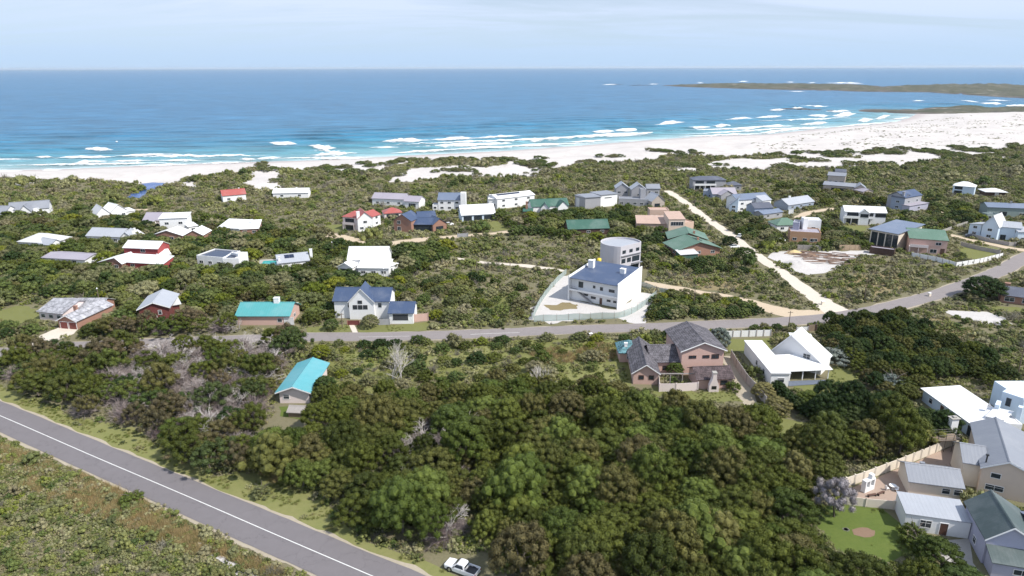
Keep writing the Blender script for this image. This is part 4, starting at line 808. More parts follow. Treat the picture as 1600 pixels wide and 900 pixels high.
patch('lawn', [(1205,556),(1207,540),(1213,556),(1230,590),(1204,600)], M['lawn'], .028, .2, clear=False)
patch('lawn', [(1560,478),(1600,482),(1600,492),(1550,482)], M['lawn'], .03, .8)
patch('deck', [(1231,596),(1290,594),(1292,600),(1232,604)], M['deck'], .12, .0)
patch('poolside', [(398,424),(406,406),(438,404),(434,426)], M['concrete'], .05, .0)
patch('pool_water', [(404,419),(412,408),(434,407),(431,419),(418,424)], M['poolwater'], .09, .0, 1.0)
LAG = [(196,310),(204,304),(222,299),(228,293),(220,287),(240,285),(262,287),(252,294),(238,299),(226,306),(212,312)]
M['lagoon'] = simple('blue_lagoon_water', (.035, .085, .26), .25)
patch('lagoon_water', LAG, M['lagoon'], .12, 1.0, 3.0)

for pz in ([(700,545),(760,538),(800,550),(790,575),(730,580),(700,565)], [(820,560),(880,555),(950,570),(965,595),(900,596),(840,585)], [(540,545),(585,542),(600,565),(575,590),(545,580)], [(640,548),(680,545),(690,570),(650,575)], [(900,530),(960,528),(968,545),(930,550)],
 [(716,455),(780,452),(820,470),(790,492),(720,492)], [(1045,425),(1120,430),(1180,445),(1140,458),(1060,446)], [(1320,430),(1400,425),(1420,450),(1350,466),(1310,450)], [(1440,490),(1480,500),(1530,520),(1500,540),(1450,510)]):
    drape('dry_grass', pz, M['verge'] if pz[0][0] < 1000 else M['drygrass'], .02, 2.0, 1.6)
# headlands across the bay
def headland(name, cols, seed, mat, nrow=16):
    """cols: (px, py of the near waterline, py of the far waterline, height m)"""
    xs = np.array([c[0] for c in cols], float); px = np.linspace(xs[0], xs[-1], 260); f = lambda k: np.interp(px, xs, [c[k] for c in cols])
    near = np.array([P(a, b, SEA) for a, b in zip(px, f(1))]); far = np.array([P(a, b, SEA) for a, b in zip(px, f(2))]); H = f(3)
    V = []
    for r in range(nrow):
        t = r/(nrow-1); p = near*(1-t)+far*t; prof = math.sin(math.pi*min(1, t*1.0))**.5 if 0 < t < 1 else 0
        z = SEA-.6+H*prof*(.65+.9*fbm(p[:, 0]/45, p[:, 1]/60, seed, 4)); V.append(np.column_stack([p, z]))
    n = len(px); V = np.concatenate(V); i = np.arange(n*nrow).reshape(nrow, n); Q = np.stack([i[:-1, :-1], i[:-1, 1:], i[1:, 1:], i[1:, :-1]], -1).reshape(-1, 4)
    return tag(link(name, mesh_np(name, V, Q, mat, smooth=True)), kind='structure')
def headmat(name, s0, bare):
    m, t, b = newmat(name); g = nd(t, 'ShaderNodeNewGeometry').outputs['Position']; n1 = noise_node(t, g, .02, 6, .75); n2 = noise_node(t, g, .007, 4, .6)
    sp = nd(t, 'ShaderNodeSeparateXYZ'); t.links.new(g, sp.inputs[0]); v = ramp(t, n1.outputs[0], [(.35, (.035, .045, .02)), (.52, (.07, .07, .04)), (.62, (.11, .10, .07)), (.72, (.42, .38, .34))])
    lo = nd(t, 'ShaderNodeMapRange'); lo.inputs[1].default_value = SEA+.2; lo.inputs[2].default_value = SEA+2.2; t.links.new(sp.outputs[2], lo.inputs[0])
    rock = ramp(t, n1.outputs[0], [(.4, (.05, .04, .04)), (.6, (.12, .10, .09)), (.7, bare)])
    t.links.new(mixc(t, lo.outputs[0], rock.outputs[0], v.outputs[0]), b.inputs['Base Color']); b.inputs['Roughness'].default_value = .9; return m
HM = headmat('headland_scrub', 1, (.5, .46, .42))
headland('headland', [(1030,134.0,133,0.4),(1060,135.5,132.2,4),(1100,137,131,7),(1160,139,130,8),(1240,141,130.5,8),(1330,143,131.5,7),(1380,144.5,135,5),(1400,144,134,7),(1450,144.5,133,11),(1500,148,132.6,13),(1560,152,132,14),(1600,154.5,133,12),(1700,158,134,12)], 51, HM)
headland('headland', [(1332,173.5,172.5,.6),(1350,175,170.5,2.2),(1400,177.5,169.5,3),(1440,178.5,169,3.5),(1460,179,167.5,6),(1500,180,167,7),(1560,179,168,7),(1600,179,168,6.5),(1700,180,168,7)], 61, HM)
# rocks awash off the headlands
def rock(px, py, L, h, seed):
    c = P(px, py, SEA); rng = random.Random(seed); m = MB(); n = 14; V = []
    me = bpy.data.meshes.new('sea_rock'); verts = [(0, 0, h)]; fc = []
    for ring, (rr, zz) in enumerate(((.45, .8), (.8, .45), (1, -.6))):
        for k in range(n): t = 2*math.pi*k/n; q = rng.uniform(.7, 1.25); verts.append((math.cos(t)*L*rr*q, math.sin(t)*L*.45*rr*q, h*zz*rng.uniform(.6, 1.2)))
    for k in range(n): fc.append((0, 1+k, 1+(k+1) % n))
    for r_ in range(2):
        for k in range(n): a = 1+r_*n; fc.append((a+k, a+n+k, a+n+(k+1) % n, a+(k+1) % n))
    me.from_pydata(verts, [], fc); me.materials.append(M['rock']); o = link('sea_rock', me); o.location = (c[0], c[1], SEA)
    return o
M['rock'] = simple('wet_dark_rock', (.07, .055, .05), .6, 0, .4, .3)
for k, (a, b, L, h, lb) in enumerate([(1232,170.5,16,1.6,'dark rocks awash farthest left off the near headland'),(1252,171,20,2.0,'dark rock shelf with surf, left of the near headland'),(1275,172,14,1.4,'small dark rock between the surf and the near headland'),(1300,173.3,12,1.0,'low dark rock just off the near headland tip'),(1000,133.4,60,1.5,'low dark reef off the far headland tip'),(958,132.6,50,1.2,'lone dark reef far out in the sea')]):
    tag(rock(a, b, L, h, k), lb, 'rock')

# surf: ridges of broken water
def foam_mat():
    m, t, b = newmat('sea_foam'); g = nd(t, 'ShaderNodeNewGeometry').outputs['Position']; mpf = nd(t, 'ShaderNodeMapping'); mpf.inputs['Scale'].default_value = (.5, 1.2, 1); t.links.new(g, mpf.inputs[0]); n = noise_node(t, mpf.outputs[0], .28, 6, .75)
    e = nd(t, 'ShaderNodeAttribute', attribute_name='edge'); ad = nd(t, 'ShaderNodeMath', operation='ADD'); t.links.new(n.outputs[0], ad.inputs[0]); t.links.new(e.outputs['Fac'], ad.inputs[1])
    r = ramp(t, ad.outputs[0], [(.40, (0, 0, 0)), (.78, (1, 1, 1))]); t.links.new(r.outputs[0], b.inputs['Alpha']); b.inputs['Base Color'].default_value = (.82, .84, .84, 1); b.inputs['Roughness'].default_value = .8; return m
FM = foam_mat()
SURF = [(600,227,1020,211,3),(640,237,960,222,2.6),(0,259,300,255,2.4),(420,248,600,246,2.4),(1020,207,1240,197,2.6),(1060,211,1300,197,2.4),(200,247,420,243,2),(-60,252,60,249,2.5),(1180,190,1340,184,2),(54,246,85,246,3),(85,247,180,245,6),(180,244,280,241,4),(112,255,170,252,5),(170,253,240,251,4),(240,252,320,250.5,3),(-60,268,60,268,4),(60,266.5,100,265.5,3),(200,260,300,257,3),(300,256.5,400,253.5,2),(375,249,400,250,5),(400,249,440,246,6),
 (133,234,177,234,5),(420,225,465,225.5,4),(478,230,525,232,7),(490,236,520,239,4),(480,243,558,239,7),(475,249.5,590,247.5,3),(597,221,670,219,8),(670,219,745,216,6),(577,231,640,231,4),(640,230,800,225,6),(610,239.5,720,233.5,4),(720,232,800,229,4),(735,216,820,212.5,4),
 (800,222,900,214,7),(900,213,1020,209,7),(800,228.5,880,224,4),(880,223,960,219,3),(925,207,960,206,5),(960,205,995,203.5,6),(1022,195,1070,191,5),(1075,200,1110,199,5),(1110,198,1142,196,6),(1133,187,1180,184.5,4),(1180,184,1222,181.5,6),(1140,203,1190,200,4),(1190,199,1240,197,3),
 (1060,214,1200,209,3),(1180,210,1242,202,5),(1200,205.5,1290,199,4),(1250,195.5,1295,192,5),(1262,180,1300,182,5),(1300,182,1338,177.5,6),(1340,189,1365,187,6),(1365,187,1391,179.5,6),(1300,199,1410,190,3),(1390,188,1420,183,3),
 (1202,172.5,1228,171,4),(1236,169,1256,168.5,4),(1250,165.5,1295,166.5,2.5),(1290,174,1330,173.5,4),(940,132,964,132,2.0),(1012,131.6,1030,131.4,1.4),(1088,129.4,1100,129.2,1.4),(1152,127.8,1172,127.4,1.6),(1228,128.6,1242,128.4,1.4),(1262,129,1275,129,1.4),(1290,129.4,1345,129.6,2.0),(1318,130.6,1350,131,1.4),
 (1425,158,1445,157,2),(1500,157,1530,160,3),(1530,161,1570,163,4),(1540,156.5,1580,158,2),(1570,165,1610,166,3),(1230,143,1260,143.4,1),(180,222,185,222,2)]
fv = []; ff = []; fe = []
for (x0, y0, x1, y1, th) in SURF:
    n = max(6, int(abs(x1-x0)/2.2)); rows = 6
    base = len(fv)
    for i in range(n+1):
        t = i/n; px = x0+(x1-x0)*t; py = y0+(y1-y0)*t; env = min(1, 2.6*t+.12, 2.6*(1-t)+.12)
        wob = float(fbm(px/11, py/5, 71, 3)); th2 = th*(.62+.7*(float(fbm(px/9, y0, 72, 3))+.5))*env
        a = P(px, py+th2/2+wob*1.0, SEA); b = P(px, py-th2/2+wob*1.0, SEA)
        for r in range(rows):
            s = r/(rows-1); q = a*(1-s)+b*s; hgt = (1.1 if y0 < 262 else .15)*math.sin(math.pi*min(1, s*1.15))*env if s < .87 else 0
            fv.append((q[0], q[1], float(sea_z(q[0], q[1]))+.12+max(0, hgt))); fe.append(.30-.42*abs(2*s-1)**2-.15*(1-env))
    for i in range(n):
        for r in range(rows-1): k = base+i*rows+r; ff.append((k, k+rows, k+rows+1, k+1))
me = mesh_np('surf', fv, ff, FM, smooth=True); a = me.attributes.new('edge', 'FLOAT', 'POINT'); a.data.foreach_set('value', fe)
tag(link('surf_foam', me), 'white surf breaking in lines along the beach and round the rocks', 'surf', kind='stuff')

# ------------------------------------------------------------------ fences and walls
def wall_line(name, label, cat, pix, h, mat, panel=2.4, post=.22, postmat=None, th=.08, posth=.12, group=None, ends=None, label_posts=False):
    W_ = ribbon_world(pix); root = empty(name, (*W_[0], gz(*W_[0])), 0, label, cat, group); o = W_[0]; z0 = gz(*o)
    pm = MB(); posts = []
    for a, b in zip(W_[:-1], W_[1:]):
        L = np.linalg.norm(b-a); n = max(1, int(round(L/panel))); u = (b-a)/L; v = np.array((-u[1], u[0]))
        for i in range(n):
            p = a+u*L*i/n; q = a+u*L*(i+1)/n; zz = max(gz(*p), gz(*q))-z0
            T = lambda x, y, z, p=p, u=u, v=v, zz=zz: (p[0]-o[0]+u[0]*x+v[0]*y, p[1]-o[1]+u[1]*x+v[1]*y, z+zz)
            pm.T = T; pm.box(post/2, L/n-post/2, -th/2, th/2, -.5, h); posts.append((p, zz))
        posts.append((b, gz(*b)-z0))
    pm.build('panel', mat, root); me = None
    if post > .1:
        for p, zz in posts[:99]:
            if me is None:
                k = MB(); k.box(-post/2, post/2, -post/2-.02, post/2+.02, -.5, h+posth); po = k.build('post', postmat or mat, root); me = po.data
            else: po = link('post', me, root)
            po.location = (p[0]-o[0], p[1]-o[1], zz)
    for p, q in zip(W_[:-1], W_[1:]): ROADS.append((np.array([p+(q-p)*t for t in np.linspace(0, 1, max(2, int(np.linalg.norm(q-p)/1.5)))]), .9))
    return root
def ribbon_world(pix): return [G(*p) for p in pix]
wall_line('garden_wall', 'cream precast garden wall running from the thicket up to the big cream house', 'wall', [(1306,766),(1348,752),(1400,732),(1450,712),(1496,692)], 1.9, M['fencecream'], 2.6, .26)
wall_line('garden_wall', 'short cream wall beside the paved yard and green lawn', 'wall', [(1318,788),(1352,792),(1396,796)], 1.6, M['creamlight'], 4, .2)
wall_line('boundary_wall', 'tall grey precast wall on the left side of the all-white house', 'wall', [(1142,560),(1150,574),(1166,598),(1184,618),(1196,634)], 2.2, M['fencegrey'], 2.2, .2)
wall_line('boundary_wall', 'white precast wall along the tar road behind the lawn, left of the steep gable', 'wall', [(1132,527),(1170,526),(1204,525)], 1.8, M['fencewhite'], 2.4, .25, M['fencegrey'])
wall_line('boundary_wall', 'white precast wall along the tar road to the right of the steep gable', 'wall', [(1244,521),(1262,520)], 1.8, M['fencewhite'], 2.4, .25, M['fencegrey'])
wall_line('courtyard_wall', 'weathered white courtyard wall in front of the pink brick house', 'wall', [(1028,590),(1030,612),(1056,612),(1090,610)], 2.0, M['whitepink'], 5, .22)
wall_line('garden_wall', 'white wall with grey posts around the garden of the green-roofed brick house', 'wall', [(1424,401),(1462,408),(1493,417),(1530,411),(1566,402)], 1.7, M['fencewhite'], 3, .22, M['fencegrey'])
wall_line('boundary_wall', 'grey panel wall between the green-roofed brick house and the pale blue house', 'wall', [(1501,384),(1530,391),(1562,397)], 1.6, M['fencegrey'], 2.6, .22)
wall_line('boundary_wall', 'grey panel wall in front of the pale blue gabled house', 'wall', [(1516,370),(1545,378),(1576,384),(1612,384)], 1.5, M['fencegrey'], 2.6, .22)
wall_line('wooden_fence', 'tan board fence behind the heap of timber', 'fence', [(1311,391),(1344,391)], 2.2, M['fencewood'], 2.4, .15)
wall_line('wooden_fence', 'grey weathered board fence below the orange brick block house', 'fence', [(1246,390),(1282,391)], 2.0, M['greywood'], 2.4, .15)
wall_line('garden_wall', 'low brick wall with brown gate in front of the blue-roofed house', 'wall', [(543,508),(562,508)], 1.4, M['redwood'], 3, .25, M['brick'])
wall_line('garden_wall', 'pale brick wall joining the blue-roofed garage on its right', 'wall', [(648,503),(669,501)], 2.3, M['pinkbrick'], 4, .25)
wall_line('garden_wall', 'grey wall between the blue-roofed house and its garage', 'wall', [(592,508),(609,507.5)], 1.8, M['grey'], 4, .2)
wall_line('gate', 'dark entrance gate between piers at the tar road', 'gate', [(1262,518),(1274,517)], 1.9, M['wood'], 1.6, .35, M['darkwood'])
wall_line('gate', 'grey gate beside the dirt road near the brick twin gables', 'gate', [(715,371),(731,370)], 1.6, M['grey'], 3, .3)
wall_line('retaining_wall', 'pale concrete wall edging the plot left of the pale blue house', 'wall', [(1466,366),(1490,357),(1512,350)], 1.4, M['concrete'], 5, .2)
wall_line('boundary_wall', 'low white wall stub on the bushy slope near the dirt road', 'wall', [(1232,335),(1239,335)], 2.4, M['white'], 3, .2)
def netmat():
    m, t, b = newmat('shade_netting'); b.inputs['Base Color'].default_value = (.42, .50, .48, 1); b.inputs['Alpha'].default_value = .55; b.inputs['Roughness'].default_value = .8; return m
M['net'] = netmat()
def net_fence(label, pix, h=2.0):
    W_ = ribbon_world(pix); o = W_[0]; z0 = gz(*o); root = empty('net_fence', (*o, z0), 0, label, 'fence'); m = MB(); c = ribbon_pts([tuple(w) for w in W_], 1.5, True)
    me = None
    for i in range(len(c)-1):
        a, b = c[i]-o, c[i+1]-o; za, zb2 = gz(*c[i])-z0, gz(*c[i+1])-z0; sg = .12*math.sin(i*1.3)
        m.quad([(a[0], a[1], za+.02), (b[0], b[1], zb2+.02), (b[0], b[1]+.0, zb2+h+sg), (a[0], a[1], za+h+.12*math.sin((i-1)*1.3))])
        if i % 2 == 0 and i/2 < 98:
            if me is None: k = MB(); k.tube((0, 0, -.3), (0, 0, h+.25), .05, .04); po = k.build('post', M['polewood'], root); me = po.data
            else: po = link('post', me, root)
            po.location = (a[0], a[1], za)
    n = m.build('netting', M['net'], root); s = n.modifiers.new('t', 'SOLIDIFY'); s.thickness = .01
    ROADS.append((c, .8))
net_fence('green-grey shade net fence down the left side of the building plot', [(885,428),(866,446),(846,472),(832,500)])
net_fence('green-grey shade net fence along the front of the building plot', [(834,503),(880,501),(930,499),(968,497),(992,488),(1012,474),(1026,462)])
net_fence('sagging net fence between the building plot and the dirt road', [(1000,446),(1030,456),(1062,462)], 1.6)

# ------------------------------------------------------------------ small built things
def place(name, px, py, rz, label, cat, group=None, dz=0):
    p = G(px, py); return empty(name, (p[0], p[1], gz(*p)+dz), rz, label, cat, group)
r = place('braai_chimney', 1114, 611, 0, 'tapered pink outdoor chimney against the low dark-roofed wing', 'chimney')
m = MB(); m.prism_y([(-1.1,-.3),(1.1,-.3),(1.1,1.5),(.45,3.2),(.4,4.6),(-.4,4.6),(-.45,3.2),(-1.1,1.5)], -.55, .55); m.build('stack', M['whitepink'], r); m = MB(); m.box(-.55,.55,-.58,-.545,.7,1.5); m.build('hearth', M['black'], r); m = MB(); m.box(-.5,.5,-.65,.65,4.6,4.75); m.build('cap', M['concrete'], r)
r = place('pergola', 1056, 600, 0, 'grey pergola beam over the white-walled courtyard', 'pergola')
m = MB()
for x in (-4.2, -1.4, 1.4, 4.2): m.box(x-.09, x+.09, -.09, .09, -.5, 2.5)
m.build('post', M['greywood'], r); m = MB(); m.box(-4.6, 4.6, -.12, .12, 2.5, 2.72); m.build('beam', M['greywood'], r)
r = place('braai', 1355, 766, .5, 'white built-in barbecue with openings against the cream wall', 'barbecue')
m = MB(); m.box(-1.3,1.3,-.4,.4,-.3,.9); m.box(-1.3,-1.0,-.4,.4,.9,2.1); m.box(1.0,1.3,-.4,.4,.9,2.1); m.box(-.2,.1,-.4,.4,.9,2.1); m.box(-1.3,1.3,-.4,.4,2.1,2.3); m.box(.2,.9,-.35,.35,2.3,3.1); m.build('body', M['fencewhite'], r); m = MB(); m.box(-.95,-.25,.3,.38,.95,2.05); m.box(.15,.95,.3,.38,.95,2.05); m.build('firebox', M['black'], r)
r = place('patio_table', 1394, 764, 0, 'white round patio table in the paved yard', 'table')
m = MB(); m.tube((0,0,.7),(0,0,.76),.6,.6,20); m.build('tabletop', M['trim'], r); m = MB(); m.tube((0,0,0),(0,0,.7),.06); m.tube((0,0,0),(0,0,.04),.3,.3,12); m.build('leg', M['trim'], r)
for k, (px, py, rz, lb) in enumerate([(1386,766,1.6,'white patio chair left of the round table'),(1400,768,-1.2,'white patio chair right of the round table')]):
    r = place('patio_chair', px, py, rz, lb, 'chair', 'patio chairs'); m = MB(); m.box(-.25,.25,-.25,.25,.42,.47); m.build('seat', M['trim'], r); m = MB(); m.box(-.25,.25,.21,.26,.47,.95); m.build('backrest', M['trim'], r)
    for sx in (-.22, .22):
        for sy in (-.22, .22): m = MB(); m.tube((sx,sy,0),(sx,sy,.42),.025); m.build('leg', M['trim'], r)
for px, py, rz, lb in [(1362,776,.2,'dark bench nearest the built-in barbecue'),(1376,773,.5,'dark bench between the barbecue and the round table')]:
    r = place('bench', px, py, rz, lb, 'bench', 'patio benches'); m = MB(); m.box(-.8,.8,-.2,.2,.42,.48); m.build('seat', M['framebrown'], r)
    for sx in (-.7, .7): m = MB(); m.box(sx-.05,sx+.05,-.18,.18,0,.42); m.build('leg', M['black'], r)
r = place('water_tank', 935, 436, 0, 'small yellow water drum behind the blue-roofed villa block', 'tank'); m = MB(); m.tube((0,0,6),(0,0,7.4),.75,.75,16); m.tube((0,0,7.4),(0,0,7.5),.75,.4,16); m.build('drum', M['yellow'], r, True); m = MB(); m.tube((0,0,-.3),(0,0,6),.25); m.build('stand', M['metal'], r)
r = place('balcony_frame', 1474, 702, .1, 'dark metal balcony railing frame between the wall and the grey roof', 'railing'); m = MB()
for x in (-2.4, -.8, .8, 2.4):
    m.tube((x,-1,0),(x,-1,3.6),.05); m.tube((x,1.2,0),(x,1.2,3.6),.05)
for z in (2.6, 3.1, 3.6): m.tube((-2.4,-1,z),(2.4,-1,z),.04); m.tube((-2.4,1.2,z),(2.4,1.2,z),.04)
m.build('railing', M['black'], r); m = MB(); m.box(-2.5,2.5,-1.1,1.3,2.5,2.58); m.build('floor', M['wood'], r)
r = place('yard_chimney', 1483, 690, .1, 'white chimney with black cowl beside the balcony railing', 'chimney'); m = MB(); m.box(-.7,.7,-.5,.5,-.5,5.2); m.build('stack', M['white'], r); m = MB(); m.box(-.9,.9,-.7,.7,5.2,5.32); m.box(-.3,.3,-.3,.3,5.32,5.6); m.build('cap', M['concrete'], r)
for px, py, top, lb in [(1530,766,7.4,'thin black flue pipe on the cream house roof')]:
    r = place('flue', px, py, 0, lb, 'flue'); m = MB(); m.tube((0,0,4.5),(0,0,top-.5),.13); m.build('pipe', M['black'], r); m = MB(); m.tube((0,0,top-.5),(0,0,top-.3),.26,.26,10); m.build('cowl', M['black'], r)
r = place('satellite_dish', 1536, 664, 0, 'grey satellite dish beside the white-roofed long house', 'dish'); m = MB(); m.tube((0,0,0),(0,0,4.4),.05); m.build('mast', M['metal'], r); m = MB(); m.tube((0,-.05,4.4),(.25,-.3,4.6),.1,.5,14); m.build('dish', M['metal'], r)
# drainpipes / steps on the villa block
a = G(892, 467); r = empty('outside_stair', (a[0]+.2, a[1]-1.2, gz(*a)), math.atan2(*(G(966,481)-G(892,467))[::-1]), 'slanting outside stair on the front of the blue-roofed villa block', 'stair')
m = MB(); n = 14
for i in range(n): m.box(1.0+i*.42, 1.0+(i+1)*.42, -.3, .7, 3.8-(i+1)*.26, 3.8-i*.26)
m.build('flight', M['grey'], r); m = MB(); m.box(-1.2, 1.0, -.3, .9, 3.6, 3.82); m.box(-1.2, -1.0, -.3, -.1, -1, 3.6); m.build('landing', M['grey'], r); m = MB(); m.tube((-1.1,-.25,4.8),(1,-.25,4.8),.04); m.tube((1,-.25,4.8),(6.9,-.25,1.1),.04)
for x in (-1.1, 0, 1): m.tube((x,-.25,3.8),(x,-.25,4.8),.03)
for i in range(1, 7): m.tube((1+i*.95,-.25,3.8-i*.6),(1+i*.95,-.25,4.8-i*.6),.03)
m.build('handrail', M['metal'], r)
# timber heap on the sand plot, sand heaps
def planks_heap():
    rng = random.Random(4); r = place('timber_pile', 1292, 405, .15, 'spread heap of brown roof timbers on the sand plot', 'timber')
    for i in range(46):
        L = rng.uniform(4, 9); x, y = rng.uniform(-9, 10), rng.uniform(-8, 8); y -= x*.3; an = rng.gauss(-.35, .25); z = rng.uniform(.1, 1.1)
        T = lambda a, b, c, x=x, y=y, an=an, z=z: (x+a*math.cos(an)-b*math.sin(an), y+a*math.sin(an)+b*math.cos(an), z+c)
        m = MB(T); m.box(-L/2, L/2, -.16, .16, -.12, .12)
        if i % 3 == 0: m.box(-L/2+.4, L/2-.6, .22, .5, -.12, .1); 
        m.build('plank', M['timber'], r)
planks_heap()
def heap(px, py, R, h, mat, label, seed):
    p = G(px, py); n = 28; V = [(0, 0, h)]; Fc = []
    for j in range(1, 9):
        for k in range(n): t = 2*math.pi*k/n; rr = R*j/8*(1+.18*float(fbm(math.cos(t)*1.5+seed, math.sin(t)*1.5, seed))); V.append((rr*math.cos(t), rr*math.sin(t)*.8, h*math.cos(j/8*math.pi/2)**1.3*(1+.3*float(fbm(rr*math.cos(t), rr*math.sin(t), seed+1)))-.1))
    for k in range(n): Fc.append((0, 1+k, 1+(k+1) % n))
    for j in range(7):
        for k in range(n): a = 1+j*n; Fc.append((a+k, a+n+k, a+n+(k+1) % n, a+(k+1) % n))
    me = bpy.data.meshes.new('sand_heap'); me.from_pydata(V, [], Fc); me.materials.append(mat); me.polygons.foreach_set('use_smooth', [True]*len(Fc)); o = link('sand_heap', me); o.location = (p[0], p[1], gz(*p)); tag(o, label, 'heap')
M['yellowsand'] = dirt('yellow_building_sand', (.50, .38, .18), (.60, .47, .26), .5)
heap(1242, 396, 4, 1.3, M['yellowsand'], 'low heap of yellow building sand on the white plot', 1); heap(1248, 414, 7, 1.6, M['whitesand'], 'pale heap of white sand nearest the dirt road', 2); heap(1266, 400, 3.5, 1.1, M['soilbrown'], 'brown soil heap beside the roof timbers', 3)

def pole(px, py, h, label, lamp=False):
    r = place('utility_pole', px, py, 0, label, 'pole', 'poles between the houses'); m = MB(); m.tube((0,0,-.5),(0,0,h),.13,.09,8); m.build('shaft', M['polewood'], r)
    m = MB()
    if lamp: m.tube((0,0,h),(0,0,h+.3),.22,.12,10)
    else: m.box(-.7,.7,-.05,.05,h-.5,h-.38)
    m.build('lamp_head' if lamp else 'crossarm', M['trim'] if lamp else M['polewood'], r)
for px, py, h, lb, lp in [(797,415,6,'thin pole beside the pale path left of the drum house',0),(745,425,5,'thin pole in the scrub below the pale path',0),(1084,478,7,'pole beside the dirt road right of the building plot',0),(1024,476,6,'pole at the corner of the net fence',0),(1232,512,5,'short pole by the tar road near the dark gate',0),(1589,590,8,'lamp pole at the right edge above the cubic house',1),
 (157,480,6,'pole with pale lamp behind the weathered grey roofs',1),(535,512,4.5,'slim pole by the road left of the brown gate',0),(520,398,5,'pale pole in front of the large all-white house',1),(47,352,6,'pole in dark bushes left of the twin gables',0),(1477,398,5,'pole by the white garden wall',0),(895,388,6,'pole beside the long wooden cottage',0),(1350,470,7,'pole in the scrub above the road bend',0)]: pole(px, py, h, lb, lp)
for px, py, lb in [(1452,463,'white marker stone at the road bend'),(636,372,'white box on the verge of the dirt road below the red roofs'),(407,365,'small white box near the long white-roofed house'),(923,527,'tan stone gatepost by the tar road'),(1285,476,'white marker stone beside the dirt junction')]:
    r = place('marker_post', px, py, .3, lb, 'marker'); m = MB(); m.box(-.4,.4,-.3,.3,-.2,1.1); m.build('block', M['fencecream'], r); m = MB(); m.box(-.5,.5,-.4,.4,1.1,1.2); m.build('cap', M['fencewhite'], r)

# ------------------------------------------------------------------ vehicles
M['paintwhite'] = simple('white_car_paint', (.78, .78, .78), .25); M['paintdark'] = simple('dark_car_paint', (.06, .07, .09), .25); M['tyre'] = simple('tyre_rubber', (.02, .02, .02), .8); M['rim'] = simple('alloy_rim', (.45, .45, .47), .3, .8); M['plastic'] = simple('black_trim', (.025, .025, .028), .5); M['lamp'] = simple('headlamp_glass', (.55, .57, .6), .1); M['taillamp'] = simple('tail_lamp', (.35, .02, .02), .2)
def loft(sections, mat, name, parent, bev=.03):
    """sections: list of (x, [(y,z)...]) with equal counts, closed ends"""
    v = []; f = []; k = len(sections[0][1])
    for x, pr in sections: v += [(x, y, z) for y, z in pr]
    for i in range(len(sections)-1):
        for j in range(k): a = i*k+j; b = i*k+(j+1) % k; f.append((a, b, b+k, a+k))
    f.append(tuple(range(k))[::-1]); f.append(tuple(range((len(sections)-1)*k, len(sections)*k)))
    me = bpy.data.meshes.new(name); me.from_pydata(v, [], f); me.materials.append(mat); me.update(); o = link(name, me, parent)
    b = o.modifiers.new('bevel', 'BEVEL'); b.width = bev; b.segments = 3; b.limit_method = 'ANGLE'; b.angle_limit = .4
    return o
def wheel(root, x, y, R=.38, w=.25):
    m = MB(); s = 1 if y > 0 else -1; m.tube((x, y-s*w, R), (x, y, R), R, R, 24); t = m.build('wheel', M['tyre'], root); m = MB(); m.tube((x, y-s*.02, R), (x, y+s*.015, R), R*.62, R*.58, 16); m.build('rim', M['rim'], t)
